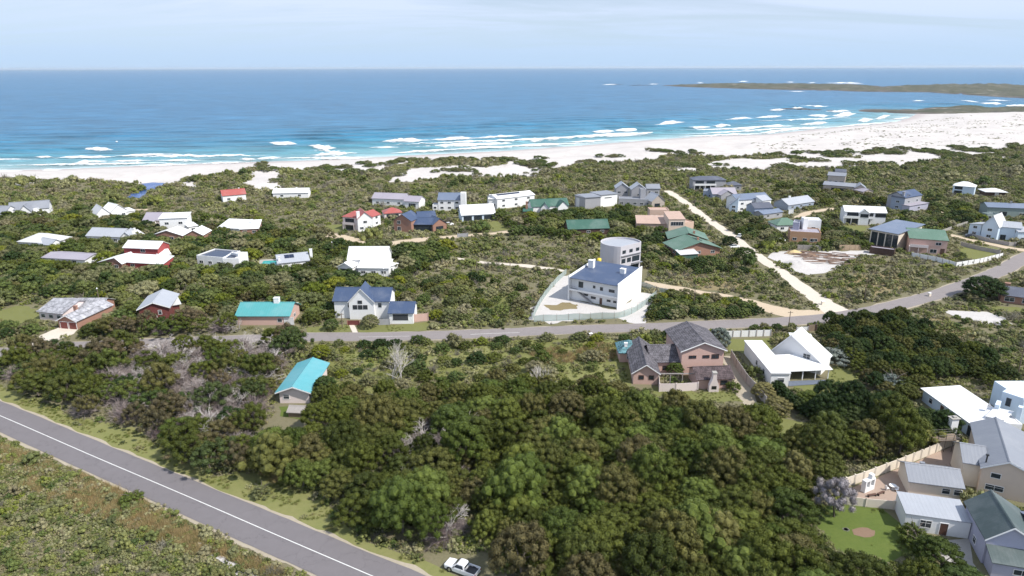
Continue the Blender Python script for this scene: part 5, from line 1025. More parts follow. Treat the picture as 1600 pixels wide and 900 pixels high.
def pickup(px, py, rz, label):
    r = place('pickup_truck', px, py, rz, label, 'pickup')     # front towards +x
    def sec(hw, zb, zt, top): return [(-hw, zb), (hw, zb), (hw, zt*.75+zb*.25), (top, zt), (-top, zt), (-hw, zt*.75+zb*.25)]
    b = loft([(2.62, sec(.72, .42, .92, .62)), (2.50, sec(.86, .36, 1.00, .74)), (1.9, sec(.91, .34, 1.08, .80)), (1.05, sec(.92, .34, 1.13, .82)), (-.75, sec(.92, .34, 1.12, .86)), (-.80, sec(.92, .34, .72, .86)), (-2.55, sec(.91, .36, .72, .86))], M['paintwhite'], 'body', r, .04)
    for s in (-1, 1): m = MB(); m.box(-2.60, -.78, s*.91-.045, s*.91+.045, .50, 1.10); m.build('bed_side', M['paintwhite'], r, bevel=.02)
    m = MB(); m.box(-2.66, -2.58, -.86, .86, .5, 1.10); m.build('tailgate', M['paintwhite'], r, bevel=.02)
    m = MB(); m.box(-2.57, -.82, -.85, .85, .725, .76); m.build('bed_liner', M['plastic'], r)
    cs = lambda hw, zb, zt, tp: [(-hw, zb), (hw, zb), (tp, zt), (-tp, zt)]
    cab = loft([(1.15, cs(.84, 1.08, 1.14, .80)), (.42, cs(.86, 1.08, 1.70, .66)), (.1, cs(.86, 1.08, 1.77, .67)), (-.55, cs(.86, 1.08, 1.75, .67)), (-.80, cs(.85, 1.08, 1.62, .66))], M['paintwhite'], 'cab', r, .04)
    m = MB(); m.quad([(1.12, -.74, 1.19), (1.12, .74, 1.19), (.50, .60, 1.68), (.50, -.60, 1.68)]); g = m.build('windscreen', M['glass'], r); g.location = (.04, 0, .025)
    m = MB(); m.quad([(-.815, .66, 1.18), (-.815, -.66, 1.18), (-.80, -.58, 1.58), (-.80, .58, 1.58)]); g = m.build('rear_window', M['glass'], r); g.location = (-.02, 0, 0)
    for s in (-1, 1):
        m = MB(); q = [(.86, s*.875, 1.15), (.43, s*.74, 1.60), (-.52, s*.73, 1.64), (-.70, s*.865, 1.16)]; m.quad(q if s < 0 else q[::-1]); m.build('side_window', M['glass'], r)
        m = MB(); m.box(2.42, 2.58, s*.68-.15, s*.68+.15, .76, .94); m.build('headlight', M['lamp'], r, bevel=.03)
        m = MB(); m.box(-2.68, -2.60, s*.80-.08, s*.80+.08, .7, 1.02); m.build('tail_light', M['taillamp'], r)
        m = MB(); m.box(.78, .92, s*1.02-.1, s*1.02+.1, 1.12, 1.28); m.build('mirror', M['plastic'], r, bevel=.03)
        m = MB(); m.box(-.35, -.2, s*.925-.015, s*.925+.015, .93, .97); m.build('door_handle', M['plastic'], r)
        for x in (1.62, -1.60):
            m = MB(); m.tube((x, s*.70, .42), (x, s*.925, .42), .47, .47, 22); m.build('wheel_arch', M['plastic'], r); wheel(r, x, s*.95, .39)
    m = MB(); m.box(2.5, 2.70, -.78, .78, .36, .60); m.build('bumper', M['plastic'], r, bevel=.04); m = MB(); m.box(2.56, 2.64, -.45, .45, .66, .84); m.build('grille', M['plastic'], r)
    return r
dv = P(697, 884)-P(745, 902); pickup(722, 893, math.atan2(dv[1], dv[0]), 'white pickup truck parked on the grass verge at the bottom edge')
def car(px, py, rz, label, paint):
    r = place('parked_car', px, py, rz, label, 'car', 'cars parked at the houses')
    def sec(hw, zb, zt, tp): return [(-hw, zb), (hw, zb), (hw, (zb+zt)/2), (tp, zt), (-tp, zt), (-hw, (zb+zt)/2)]
    loft([(2.1, sec(.72, .32, .70, .6)), (1.9, sec(.84, .26, .86, .72)), (1.0, sec(.87, .25, .98, .78)), (-1.9, sec(.86, .26, 1.0, .76)), (-2.1, sec(.78, .34, .9, .66))], M[paint], 'body', r)
    cs = lambda hw, zb, zt, tp: [(-hw, zb), (hw, zb), (tp, zt), (-tp, zt)]
    loft([(1.0, cs(.78, .95, .98, .76)), (.25, cs(.8, .95, 1.42, .62)), (-1.2, cs(.8, .95, 1.44, .62)), (-1.95, cs(.76, .95, 1.02, .70))], M['glass'], 'window', r); m = MB(); m.box(-1.2, .22, -.60, .60, 1.425, 1.47); m.build('roof', M[paint], r, bevel=.02)
    for x in (1.3, -1.3):
        for y in (-.88, .88): wheel(r, x, y, .31, .2)
for px, py, rz, lb, pt in [(702,352,.4,'white car parked beside the right brick gable','paintwhite'),(1147,387,.2,'white car parked beside the green-roofed brick houses','paintwhite'),(1270,379,0,'tiny white car',''),(1516,371,-.4,'dark car parked in front of the pale blue gabled house','paintdark'),(1219,377,.1,'white car on the grass left of the orange brick block house','paintwhite'),(1156,370,1.0,'white car on the edge of the diagonal dirt road','paintwhite')]:
    if pt: car(px, py, rz, lb, pt)
# haze: the air over land and sea
hm, ht, hb_ = newmat('sea_haze'); ht.nodes.remove(hb_); pv = nd(ht, 'ShaderNodeVolumePrincipled'); pv.inputs['Color'].default_value = (.80, .90, 1, 1); pv.inputs['Density'].default_value = .000022; pv.inputs['Anisotropy'].default_value = .1
ht.links.new(pv.outputs[0], ht.nodes['Material Output'].inputs['Volume'])
hz_ = MB(); hz_.box(-80000, 80000, -200, 61000, -9, 95); tag(hz_.build('haze', hm), kind='stuff')
# ------------------------------------------------------------------ plants
HK = G(462, 648); CLEAR.append([(HK[0]+a, HK[1]+b) for a, b in ((-4.5,-14),(4.5,-14),(4.5,4),(-4.5,4))]); PK = P(722, 893); CLEAR.append([(PK[0]+a, PK[1]+b) for a, b in ((-6,-6),(6,-6),(6,4),(-6,4))])

def leafmat(name, cols, fine=.35, rough=.6, patch=.02):
    m, t, b = newmat(name); oi = nd(t, 'ShaderNodeObjectInfo'); n = noise_node(t, oi.outputs['Location'], patch, 3, .6); r0 = oi.outputs['Random']
    a = nd(t, 'ShaderNodeMath', operation='MULTIPLY_ADD'); t.links.new(n.outputs[0], a.inputs[0]); a.inputs[1].default_value = 1.3; a.inputs[2].default_value = -.65
    c = nd(t, 'ShaderNodeMath', operation='ADD'); t.links.new(a.outputs[0], c.inputs[0]); t.links.new(r0, c.inputs[1])
    rr = ramp(t, c.outputs[0], [(i/(len(cols)-1), k) for i, k in enumerate(cols)])
    co = nd(t, 'ShaderNodeTexCoord').outputs['Object']; f = noise_node(t, co, 1.1, 5, .8)
    fr = ramp(t, f.outputs[0], [(.3, (1-fine*1.3,)*3), (.5, (1,)*3), (.7, (1+fine*1.5, 1+fine*1.3, 1+fine*.6))])
    t.links.new(mixc(t, 1.0, rr.outputs[0], fr.outputs[0], 'MULTIPLY'), b.inputs['Base Color']); b.inputs['Roughness'].default_value = rough; b.inputs['Specular IOR Level'].default_value = .08; return m
L_THICK = leafmat('olive_leaves', [(.044,.056,0.015),(.066,.080,0.018),(.092,.108,0.023),(.072,.086,0.022),(.118,.116,0.037),(.098,.086,0.040)])
L_GREEN = leafmat('green_leaves', [(.050,.070,.017),(.068,.094,.021),(.086,.112,.026),(.10,.124,.032)])
L_DARK = leafmat('dark_green_leaves', [(.026,.044,0.015),(.038,.062,0.020),(.052,.078,0.023),(.060,.080,0.029)])
L_MID = leafmat('coastal_scrub_leaves', [(0.058,0.084,0.027),(0.087,0.119,0.036),(0.125,0.151,0.046),(0.108,0.123,0.049),(0.162,0.168,0.083),(0.140,0.134,0.068)], .4)
L_FYN = leafmat('fynbos_leaves', [(0.074,0.087,0.037),(0.133,0.154,0.047),(0.175,0.185,0.070),(0.254,0.249,0.135),(0.185,0.164,0.099),(0.148,0.175,0.032),(0.254,0.233,0.148),(0.127,0.138,0.055)], .45, .7, .09)
L_BROWN = leafmat('brown_dry_leaves', [(.080,.072,0.039),(.105,.090,0.051),(.125,.10,0.060)])
L_GREY = leafmat('silver_grey_leaves', [(.12,.15,.13),(.16,.19,.17),(.20,.21,.19)])
L_TAN = leafmat('tan_flowering_leaves', [(.15,.14,0.058),(.19,.17,0.072)])
L_YEL = leafmat('yellow_green_leaves', [(.10,.13,0.018),(.17,.18,0.025)])
L_SILV = leafmat('lilac_grey_twigs', [(.23,.21,.23),(.27,.25,.26)])
L_GRASS = leafmat('golden_reed_blades', [(.32,.23,.11),(.40,.30,.16),(.27,.22,.10),(.20,.20,.08)], .3, .7, .08)
BARK = simple('grey_brown_bark', (.12, .10, .085), .9, 0, .4, 2); TWIG = leafmat('grey_dead_twigs', [(.27,.225,.22),(.36,.31,.305),(.21,.165,.165)], .3, .9); DEADW = simple('bleached_dead_wood', (.42, .39, .36), .9, 0, .25, 2)
ICO = None
def crown_np(seed, R, H, nt_, tr, nl, leaf, low=.1, lumps=.25, core=True, squash=.8, z0=0.0):
    """a crown of many leaf faces gathered in tufts over an uneven dome; returns verts, tri faces"""
    r = np.random.default_rng(seed); i = np.arange(nt_)+.5
    zz = 1-(1-low)*i/nt_; ph = i*2.399963+seed; rad = np.sqrt(np.clip(1-zz**2, 0, 1))
    prof = 1+lumps*r.normal(0, .6, nt_); ell = 1+.18*np.cos(ph*1+seed)
    cx = R*rad*prof*np.cos(ph)*ell; cy = R*rad*prof*np.sin(ph); cz = z0+H*(zz**.8)*(1+lumps*.6*r.normal(0, .6, nt_))
    tr_ = tr*r.uniform(.6, 1.35, nt_)
    d = r.normal(0, 1, (nt_, nl, 3)); d[..., 2] = d[..., 2]*.9+.25; d /= np.linalg.norm(d, axis=2, keepdims=True)
    rr = tr_[:, None, None]*r.uniform(.70, 1.12, (nt_, nl, 1)); P0 = np.stack([cx, cy, cz], 1)[:, None, :]+d*rr*np.array((1, 1, squash))
    n = d+r.normal(0, .38, d.shape); n /= np.linalg.norm(n, axis=2, keepdims=True)
    a = np.cross(n, r.normal(0, 1, n.shape)); a /= np.linalg.norm(a, axis=2, keepdims=True)+1e-9; b = np.cross(n, a); s = leaf*r.uniform(.6, 1.4, (nt_, nl, 1))
    q = np.stack([P0+a*s, P0+b*s*.55-a*s*.5, P0-b*s*.6-a*s*.35], 2).reshape(-1, 3); F_ = np.arange(len(q)).reshape(-1, 3)
    if core:
        t = (1+5**.5)/2; iv = np.array([(-1,t,0),(1,t,0),(-1,-t,0),(1,-t,0),(0,-1,t),(0,1,t),(0,-1,-t),(0,1,-t),(t,0,-1),(t,0,1),(-t,0,-1),(-t,0,1)])/math.sqrt(1+t*t)
        fi = np.array([(0,11,5),(0,5,1),(0,1,7),(0,7,10),(0,10,11),(1,5,9),(5,11,4),(11,10,2),(10,7,6),(7,1,8),(3,9,4),(3,4,2),(3,2,6),(3,6,8),(3,8,9),(4,9,5),(2,4,11),(6,2,10),(8,6,7),(9,8,1)])
        C0 = np.stack([cx, cy, cz], 1)[:, None, :]+iv[None]*(tr_[:, None, None]*.72)*np.array((1, 1, squash)); base = len(q); q = np.concatenate([q, C0.reshape(-1, 3)])
        F_ = np.concatenate([F_, (fi[None]+(np.arange(nt_)*12)[:, None, None]+base).reshape(-1, 3)])
    return q, F_
def crown_mesh(name, mat, *a, **k): q, f = crown_np(*a, **k); return mesh_np(name, q, f, mat)
def twig_np(seed, R, H, n, w=.02, seg=3, z0=.2):
    r = np.random.default_rng(seed); V = []; F_ = []
    for i in range(n):
        ph = r.uniform(0, 6.283); el = r.uniform(.1, 1.45); p = np.array((r.normal(0, R*.12), r.normal(0, R*.12), z0)); d = np.array((math.cos(ph)*math.cos(el), math.sin(ph)*math.cos(el), math.sin(el))); L = r.uniform(.6, 1.1)*math.hypot(R*math.cos(el), H*math.sin(el))/seg
        for s in range(seg):
            q = p+d*L; sd = np.cross(d, r.normal(0, 1, 3)); sd /= np.linalg.norm(sd)+1e-9; ww = w*(1-.6*s/seg); b = len(V)
            V += [p-sd*ww, p+sd*ww, q+sd*ww*.6, q-sd*ww*.6]; F_ += [(b, b+1, b+2), (b, b+2, b+3)]
            if s > 0:
                for _ in range(3):
                    d2 = d+r.normal(0, .8, 3); d2 /= np.linalg.norm(d2); e = q+d2*L*r.uniform(.4, .9); b = len(V); V += [q-sd*ww*.6, q+sd*ww*.6, e]; F_ += [(b, b+1, b+2)]
            p = q; d = d+r.normal(0, .3, 3); d /= np.linalg.norm(d)
    return np.array(V), np.array(F_)
def trunk_mesh(seed, h, r0, R, n=5, mat=None):
    rg = random.Random(seed); m = MB(); lean = (rg.uniform(-.5, .5), rg.uniform(-.5, .5)); top = (lean[0], lean[1], h*.45); m.tube((0, 0, -.4), top, r0, r0*.7, 7)
    for i in range(n):
        t = i*6.283/n+rg.uniform(-.4, .4); k = (top[0]+math.cos(t)*R*.35, top[1]+math.sin(t)*R*.35, h*.72); m.tube(top, k, r0*.55, r0*.35, 5); m.tube(k, (top[0]+math.cos(t)*R*.75, top[1]+math.sin(t)*R*.75, h*rg.uniform(.8, .95)), r0*.35, r0*.12, 5)
    me = bpy.data.meshes.new('trunk'); me.from_pydata(m.v, [], m.f); me.materials.append(mat or BARK); return me
def dead_tree_mesh(seed, h, mat=None, spread=.6, fine=4):
    rg = random.Random(seed); m = MB()
    def grow(p, d, L, r, lv):
        if lv > fine or r < .012: return
        q = p+d*L; m.tube(p, q, r, r*.72, 5 if lv < 2 else 3, cap=False)
        for _ in range(rg.choice((2, 3, 3)) if lv < fine else 0):
            nd_ = (d+Vector((rg.gauss(0, spread), rg.gauss(0, spread), rg.gauss(.05, spread*.5)))).normalized(); grow(q, nd_, L*rg.uniform(.6, .85), r*.62, lv+1)
    for k in range(3): grow(Vector((rg.uniform(-.2, .2), rg.uniform(-.2, .2), -.3)), Vector((rg.gauss(0, .35), rg.gauss(0, .35), 1)).normalized(), h*.34, .13, 0)
    me = bpy.data.meshes.new('trunk'); me.from_pydata(m.v, [], m.f); me.materials.append(mat or DEADW); return me

def blocked(x, y, r=0.0, look=0.0):
    x = np.asarray(x, float); y = np.asarray(y, float); b = np.zeros(x.shape, bool)
    L = np.hypot(x, y); dx_, dy_ = x/L, y/L
    for k in ([0, look] if look else [0]):
        for rr, (ax, ay) in ((0, (0, 0)),) + (tuple((r, a) for a in ((1, 0), (-1, 0), (0, 1), (0, -1))) if r else ()):
            X = x+dx_*k+ax*r; Y = y+dy_*k+ay*r
            for f in FOOT: b |= inpoly(X, Y, f)
    for f in CLEAR:
        b |= inpoly(x, y, f)
        if r:
            for ax, ay in ((1, 0), (-1, 0), (0, 1), (0, -1)): b |= inpoly(x+ax*r*.6, y+ay*r*.6, f)
    for c, w in ROADS:
        lo = c.min(0)-w-r-1; hi = c.max(0)+w+r+1; s = np.where((x > lo[0]) & (x < hi[0]) & (y > lo[1]) & (y < hi[1]) & ~b)[0]
        for ch in np.array_split(s, max(1, len(s)//4000+1)):
            if len(ch): b[ch] |= (np.hypot(x[ch][:, None]-c[None, :, 0], y[ch][:, None]-c[None, :, 1]).min(1) < w+r*.7)
    return b
def grid_pts(poly_px, sp, seed, jit=.42):
    Wp = [P(*p) for p in poly_px]; xs = [p[0] for p in Wp]; yy = [p[1] for p in Wp]; r = np.random.default_rng(seed)
    gx, gy = np.meshgrid(np.arange(min(xs), max(xs), sp), np.arange(min(yy), max(yy), sp*.87)); gx = gx+(np.arange(gx.shape[0]) % 2)[:, None]*sp/2
    gx = (gx+r.uniform(-jit, jit, gx.shape)*sp).ravel(); gy = (gy+r.uniform(-jit, jit, gy.shape)*sp).ravel(); k = inpoly(gx, gy, [tuple(p) for p in Wp]); return gx[k], gy[k]
def scatter(name, label, cat, protos, x, y, idx, scl, rot, sz=None):
    """uncountable cover: one object, its plants placed by geometry nodes"""
    col = bpy.data.collections.new(name+'_kinds')
    for k, me in enumerate(protos): o = bpy.data.objects.new('%s_kind_%02d' % (name, k), me); col.objects.link(o)
    z = gh(x, y); me = bpy.data.meshes.new(name); me.vertices.add(len(x)); me.vertices.foreach_set('co', np.column_stack([x, y, z]).astype(np.float32).ravel())
    for nm, ty, v in (('idx', 'INT', idx), ('rot', 'FLOAT', rot), ('scl', 'FLOAT', scl), ('szz', 'FLOAT', scl if sz is None else sz)):
        a = me.attributes.new(nm, ty, 'POINT'); a.data.foreach_set('value', np.asarray(v, np.int32 if ty == 'INT' else np.float32))
    o = link(name, me); ng = bpy.data.node_groups.new(name, 'GeometryNodeTree'); ng.interface.new_socket('Geometry', in_out='INPUT', socket_type='NodeSocketGeometry'); ng.interface.new_socket('Geometry', in_out='OUTPUT', socket_type='NodeSocketGeometry')
    N = ng.nodes.new; Lk = ng.links.new; gi = N('NodeGroupInput'); go = N('NodeGroupOutput'); ci = N('GeometryNodeCollectionInfo'); ci.inputs[0].default_value = col; ci.inputs[1].default_value = True; ci.inputs[2].default_value = True
    ip = N('GeometryNodeInstanceOnPoints'); ip.inputs['Pick Instance'].default_value = True; m2p = N('GeometryNodeMeshToPoints')
    def attr(nm, dt): a = N('GeometryNodeInputNamedAttribute'); a.data_type = dt; a.inputs[0].default_value = nm; return a.outputs[0]
    cx = N('ShaderNodeCombineXYZ'); Lk(attr('rot', 'FLOAT'), cx.inputs[2]); cs = N('ShaderNodeCombineXYZ'); s = attr('scl', 'FLOAT'); Lk(s, cs.inputs[0]); Lk(s, cs.inputs[1]); Lk(attr('szz', 'FLOAT'), cs.inputs[2])
    Lk(gi.outputs[0], m2p.inputs[0]); Lk(m2p.outputs[0], ip.inputs['Points']); Lk(ci.outputs[0], ip.inputs['Instance']); Lk(attr('idx', 'INT'), ip.inputs['Instance Index']); e2r = N('FunctionNodeEulerToRotation'); Lk(cx.outputs[0], e2r.inputs[0]); Lk(e2r.outputs[0], ip.inputs['Rotation']); Lk(cs.outputs[0], ip.inputs['Scale']); Lk(ip.outputs[0], go.inputs[0])
    md = o.modifiers.new('cover', 'NODES'); md.node_group = ng; return tag(o, label, cat, kind='stuff')
TREES = []     # (x, y, r) of the big crowns, so that low scrub is not hidden under them

def crown_set(kind, mats, n, seed, R, H, nt_, tr, nl, leaf, **k):
    out = []
    for i in range(n):
        g = np.random.default_rng(seed+i); out.append(crown_mesh('crown', mats[i % len(mats)], seed+i, R*g.uniform(.9, 1.15), H*g.uniform(.9, 1.12), nt_, tr, nl, leaf, **k))
    return out
TC = crown_set('t', [L_THICK]*3+[L_GREEN]+[L_THICK], 8, 100, 2.75, 2.7, 60, .60, 240, .105, low=-.2, lumps=.2, z0=1.9)
WC = crown_set('w', [L_THICK, L_BROWN, L_THICK, L_DARK, L_THICK, L_GREEN, L_THICK], 7, 200, 2.7, 2.3, 44, .62, 200, .10, low=-.15, lumps=.38, z0=1.9)
BC = crown_set('b', [L_MID, L_DARK, L_MID, L_THICK, L_GREEN, L_MID, L_DARK, L_FYN, L_THICK, L_YEL, L_MID, L_FYN], 12, 300, 1.8, 1.7, 34, .50, 110, .115, low=-.1, lumps=.3, z0=.5)
RC = crown_set('r', [L_DARK], 3, 400, 2.6, 3.4, 80, .55, 200, .11, low=-.5, lumps=.08, z0=1.6)
def tint(me, mat): m = me.copy(); m.materials[0] = mat; return m
TC += [crown_mesh('crown', m_, 150+i, 2.9, 2.9, 110, .85, 150, .085, low=-.1, lumps=.42, z0=1.7) for i, m_ in enumerate((L_GREEN, L_THICK))]
TK = [trunk_mesh(i, 3.6, .17, 2.4) for i in range(4)]
TWIGM = []
for i in range(4): v, f = twig_np(500+i, 2.8, 2.8, 420, .034, 3); TWIGM.append(mesh_np('crown', v, f, TWIG))
def tree(name, x, y, crown, trunk, s, rz, label, cat, group=None, sz=None):
    r = empty(name, (x, y, gz(x, y)), rz, label, cat, group); r.scale = (s, s, sz or s); link('crown', crown, r)
    if trunk: link('trunk', trunk, r)
    return r
rng = np.random.default_rng(7); prng = random.Random(7)
T1 = [(404,738),(430,700),(470,668),(520,652),(600,652),(760,656),(960,656),(1030,658),(1110,662),(1180,678),(1230,700),(1300,692),(1400,668),(1478,676),(1478,690),(1420,716),(1340,748),(1298,776),(1250,800),(1240,830),(1270,880),(1340,915),(1440,925),(1470,940),(1480,980),(980,1000),(800,960),(720,898),(640,852),(560,820),(520,790),(468,762),(440,748)]
T2 = [(30,610),(10,585),(50,552),(120,535),(190,520),(210,512),(300,508),(360,515),(430,528),(478,545),(470,556),(436,566),(424,600),(434,640),(440,655),(470,668),(430,700),(404,730),(350,752),(300,735),(262,718),(250,690),(190,668),(120,652),(66,634)]
T3 = [(485,645),(505,618),(560,618),(600,626),(700,620),(760,626),(830,612),(950,622),(985,626),(1010,645),(1030,658),(960,656),(760,656),(600,652),(520,652)]
T4 = [(1282,506),(1330,500),(1400,502),(1450,520),(1480,545),(1530,560),(1580,600),(1550,606),(1480,590),(1440,604),(1430,640),(1370,626),(1350,600),(1330,575),(1305,560),(1290,535)]
T5 = [(1300,634),(1370,636),(1425,658),(1452,672),(1486,686),(1478,690),(1400,668),(1300,684),(1290,665),(1262,650),(1250,636)]
def thicket(poly, sp, seed, kind, crowns, label, group, srange, cap=300, dead=.0, deadpoly=None, name='tree', lean=False, stuffname=None):
    x, y = grid_pts(poly, sp, seed); k = ~blocked(x, y, 1.6, 4.0) & ~blocked(x, y, .5, 7.0 if poly is T2 else 3.0); x, y = x[k], y[k]
    o = np.argsort(np.hypot(x, y)); x, y = x[o], y[o]; sx = []
    for i in range(len(x)):
        s = prng.uniform(*srange); TREES.append((x[i], y[i], 2.4*s)); rz = prng.uniform(0, 6.283)
        if i < cap:
            px, py = proj(x[i], y[i]); dd = dead
            if deadpoly is not None and any(inpoly(np.array([px]), np.array([py]), dp)[0] for dp in deadpoly): dd = .62 if poly is T2 else .38
            if prng.random() < dd: tree('leafless_tree', x[i], y[i], prng.choice(TWIGM), prng.choice(TK), s*prng.uniform(.9, 1.15), rz, 'leafless grey-brown tree of fine twigs standing between green crowns '+('in the left thicket' if poly is T2 else 'in the big thicket' if poly is T1 else 'along its upper edge'), 'tree', 'bare trees '+group)
            else: tree(name, x[i], y[i], prng.choice(crowns), prng.choice(TK), s, rz, label, 'tree', group, sz=s*prng.uniform(.75, 1.45))
        else: sx.append((x[i], y[i], s, rz))
    return sx
DP2 = [[(230,560),(300,520),(430,500),(440,560),(400,640),(330,700),(250,650),(200,640),(150,600)]]
DP1 = [[(620,700),(680,660),(745,690),(710,770),(640,790),(590,750)], [(480,660),(520,650),(560,645),(570,690),(500,730)], [(650,800),(720,790),(730,860),(660,850)]]
rest = thicket(T1, 4.25, 1, 't', TC, 'bushy olive-green coastal tree packed among others in the big thicket right of the tar road', 'trees of the big thicket', (.62, 1.36), 300, .03, DP1)
if rest:
    a = np.array(rest); scatter('woods', 'the rest of the close-packed thicket trees', 'thicket', TC, a[:, 0], a[:, 1], rng.integers(0, len(TC), len(a)), a[:, 2], a[:, 3])
rest = thicket(T2, 4.2, 2, 'w', WC, 'wind-shaped brown-green tree in the thicket left of the turquoise cottage', 'trees of the left thicket', (.75, 1.25), 240, .20, DP2, name='windswept_tree')
rest3 = thicket(T3, 3.6, 3, 'm', TC, 'round olive bush-tree in the band between the open lot and the big thicket', 'trees along the upper edge of the big thicket', (.6, .95), 200, .03, name='bushy_tree')
rest4 = thicket(T4, 3.3, 4, 'd', [tint(c, L_DARK if i % 2 else L_THICK) for i, c in enumerate(TC[:5])], 'dense dark green shrubby tree on the slope right of the all-white house', 'trees of the slope thicket', (.55, .85), 200, 0, name='coastal_tree')
rest5 = thicket(T5, 3.4, 5, 'h', [tint(c, L_DARK) for c in TC[:3]]+[TC[3]], 'dark green tree behind the cream precast wall, beside the long white-roofed house', 'trees above the precast wall', (.7, 1.0), 80, 0, name='garden_tree')
rr_ = rest+rest3+rest4+rest5
if rr_:
    a = np.array(rr_); scatter('undergrowth_trees', 'small remaining trees of the outer thickets', 'thicket', TC, a[:, 0], a[:, 1], rng.integers(0, len(TC), len(a)), a[:, 2], a[:, 3])

# named single plants
RT = RC; 
def one(name, px, py, crown, s, label, cat='tree', trunk=0, sz=None, rz=None):
    p = G(px, py); TREES.append((p[0], p[1], 1.8*s)); return tree(name, p[0], p[1], crown, TK[trunk] if trunk is not None else None, s, prng.uniform(0, 6) if rz is None else rz, label, cat, None, sz)
one('round_tree', 519, 516, tint(RC[0], L_MID), .78, 'round grey-green bush by the road, left of the brown garden gate', sz=.62); one('round_tree', 579, 512, tint(RC[1], L_MID), .80, 'round dark bush with pale top in front of the blue-roofed house', sz=.72)
one('bright_tree', 503, 562, tint(RC[2], L_YEL), .85, 'bright yellow-green round tree just below the cross road', sz=.7); one('round_tree', 508, 622, tint(RC[0], L_DARK), 1.0, 'large dark round tree against the right side of the turquoise cottage', sz=.95)
one('round_tree', 455, 545, tint(RC[1], L_MID), 1.1, 'tall grey-green tree between the long turquoise roof and the turquoise cottage', sz=1.15); one('round_tree', 1122, 548, tint(RC[2], L_GREY), 1.0, 'silver-green tree beside the upper right corner of the pink brick house', sz=1.15)
one('tan_bush', 1193, 622, tint(RC[0], L_TAN), .95, 'tan flowering round bush, upper of the two beside the grey precast wall', 'bush', sz=.66); one('tan_bush', 1213, 645, tint(RC[1], L_TAN), .90, 'tan flowering round bush, lower of the two beside the grey precast wall', 'bush', sz=.66)
one('grey_bush', 1304, 808, tint(WC[0], L_SILV), .95, 'lilac-grey leafless-looking bush at the low end of the cream wall', 'bush', sz=1.4); one('grey_bush', 1388, 610, tint(BC[1], L_GREY), 1.5, 'silver-grey bush in front of the dark slope right of the white house lawn', 'bush', sz=1.5)
one('grey_bush', 1310, 566, tint(BC[2], L_GREY), 1.7, 'grey-green bush along the right side of the all-white house', 'bush', sz=1.2); one('round_tree', 1532, 466, tint(RC[1], L_DARK), 1.95, 'big dark round tree beside the tar road bend', sz=1.35); one('round_tree', 1558, 462, tint(RC[2], L_MID), 1.3, 'grey-green tree right of the big dark tree by the bend', sz=1.0)
one('round_tree', 1462, 893, tint(RC[0], L_GREEN), 1.2, 'round green garden tree left of the dark green-grey roof', sz=.95); one('round_tree', 1500, 925, tint(RC[1], L_DARK), 1.15, 'dark green garden bush at the bottom edge near the dark green-grey roof', sz=.7); one('garden_bush', 1424, 846, tint(BC[3], L_GREEN), 1.0, 'green climber bush in front of the flat-roofed outbuilding', 'bush', sz=1.1)
one('garden_bush', 1436, 862, tint(BC[4], L_GREEN), .9, 'small green bush just below the climber bush by the outbuilding', 'bush'); one('round_tree', 1055, 588, tint(RC[0], L_GREEN), .75, 'green bush in the courtyard of the pink brick house', sz=.62)
one('garden_bush', 205, 787, tint(BC[1], L_GREEN), .9, 'green bush alone on the near verge of the tar road', 'bush', sz=.75); one('garden_bush', 408, 776, tint(BC[0], L_MID), .72, 'small bush alone on the mown grass between road and thicket', 'bush', sz=.8)
one('garden_bush', 1145, 610, tint(BC[4], L_GREEN), .8, 'small green bush beside the low dark-roofed wing', 'bush'); one('grey_bush', 1600, 300, tint(BC[2], L_MID), 1.0, 'bush at the right edge near the low dark shed', 'bush')
for px, py, s, lb in [(1091,420,1.0,'dark round tree left of the diagonal dirt road, in front of the parked cars'),(1163,408,1.25,'dark round tree right beside the diagonal dirt road'),(1140,385,1.0,'dark tree between the green roofs and the diagonal road')]: one('round_tree', px, py, tint(RC[1], L_DARK), s, lb, sz=s*.8)
for px, py, s, h, lb, mt in [(612,598,1.0,9.5,'tall pale leafless tree, left of the two in the open lot',DEADW),(627,600,1.0,8.5,'pale leafless tree, right of the two in the open lot',DEADW),(845,612,1.1,6.5,'bleached leaning dead tree at the edge of the big thicket',DEADW),(488,706,1,4.5,'broken white dead stump sticking out of the thicket',DEADW)]:
    p = G(px, py); r = empty('dead_tree', (p[0], p[1], gz(*p)), 1.0, lb, 'tree'); link('trunk', dead_tree_mesh(int(px), h, mt, .38, 5), r)
# dead snags in the left thicket and in the big one
snags = [dead_tree_mesh(900+i, 5.2, simple('grey_dead_wood_%d' % i, (.33+.06*i, .30+.055*i, .28+.055*i), .9, 0, .3, 2), .7, 5) for i in range(3)]
k = 0
for zone, n, lab, grp in ((DP2[0], 64, 'grey dead tree of bare crooked branches in the thicket left of the turquoise cottage', 'dead snags of the left thicket'), (DP1[0], 7, 'grey dead tree of bare branches in the middle of the big thicket', 'dead snags in the big thicket'), (DP1[2], 4, 'grey dead tree near the road edge of the big thicket', 'dead snags by the road')):
    x, y = grid_pts(zone, 6, 77+k); o = rng.permutation(len(x))[:n]; k += 1
    for i in o:
        if blocked(np.array([x[i]]), np.array([y[i]]), 1, 3)[0]: continue
        r = empty('dead_tree', (x[i], y[i], gz(x[i], y[i])), prng.uniform(0, 6), lab, 'tree', grp); s = prng.uniform(.8, 1.15); r.scale = (s*1.2, s*1.2, s); link('trunk', prng.choice(snags), r)
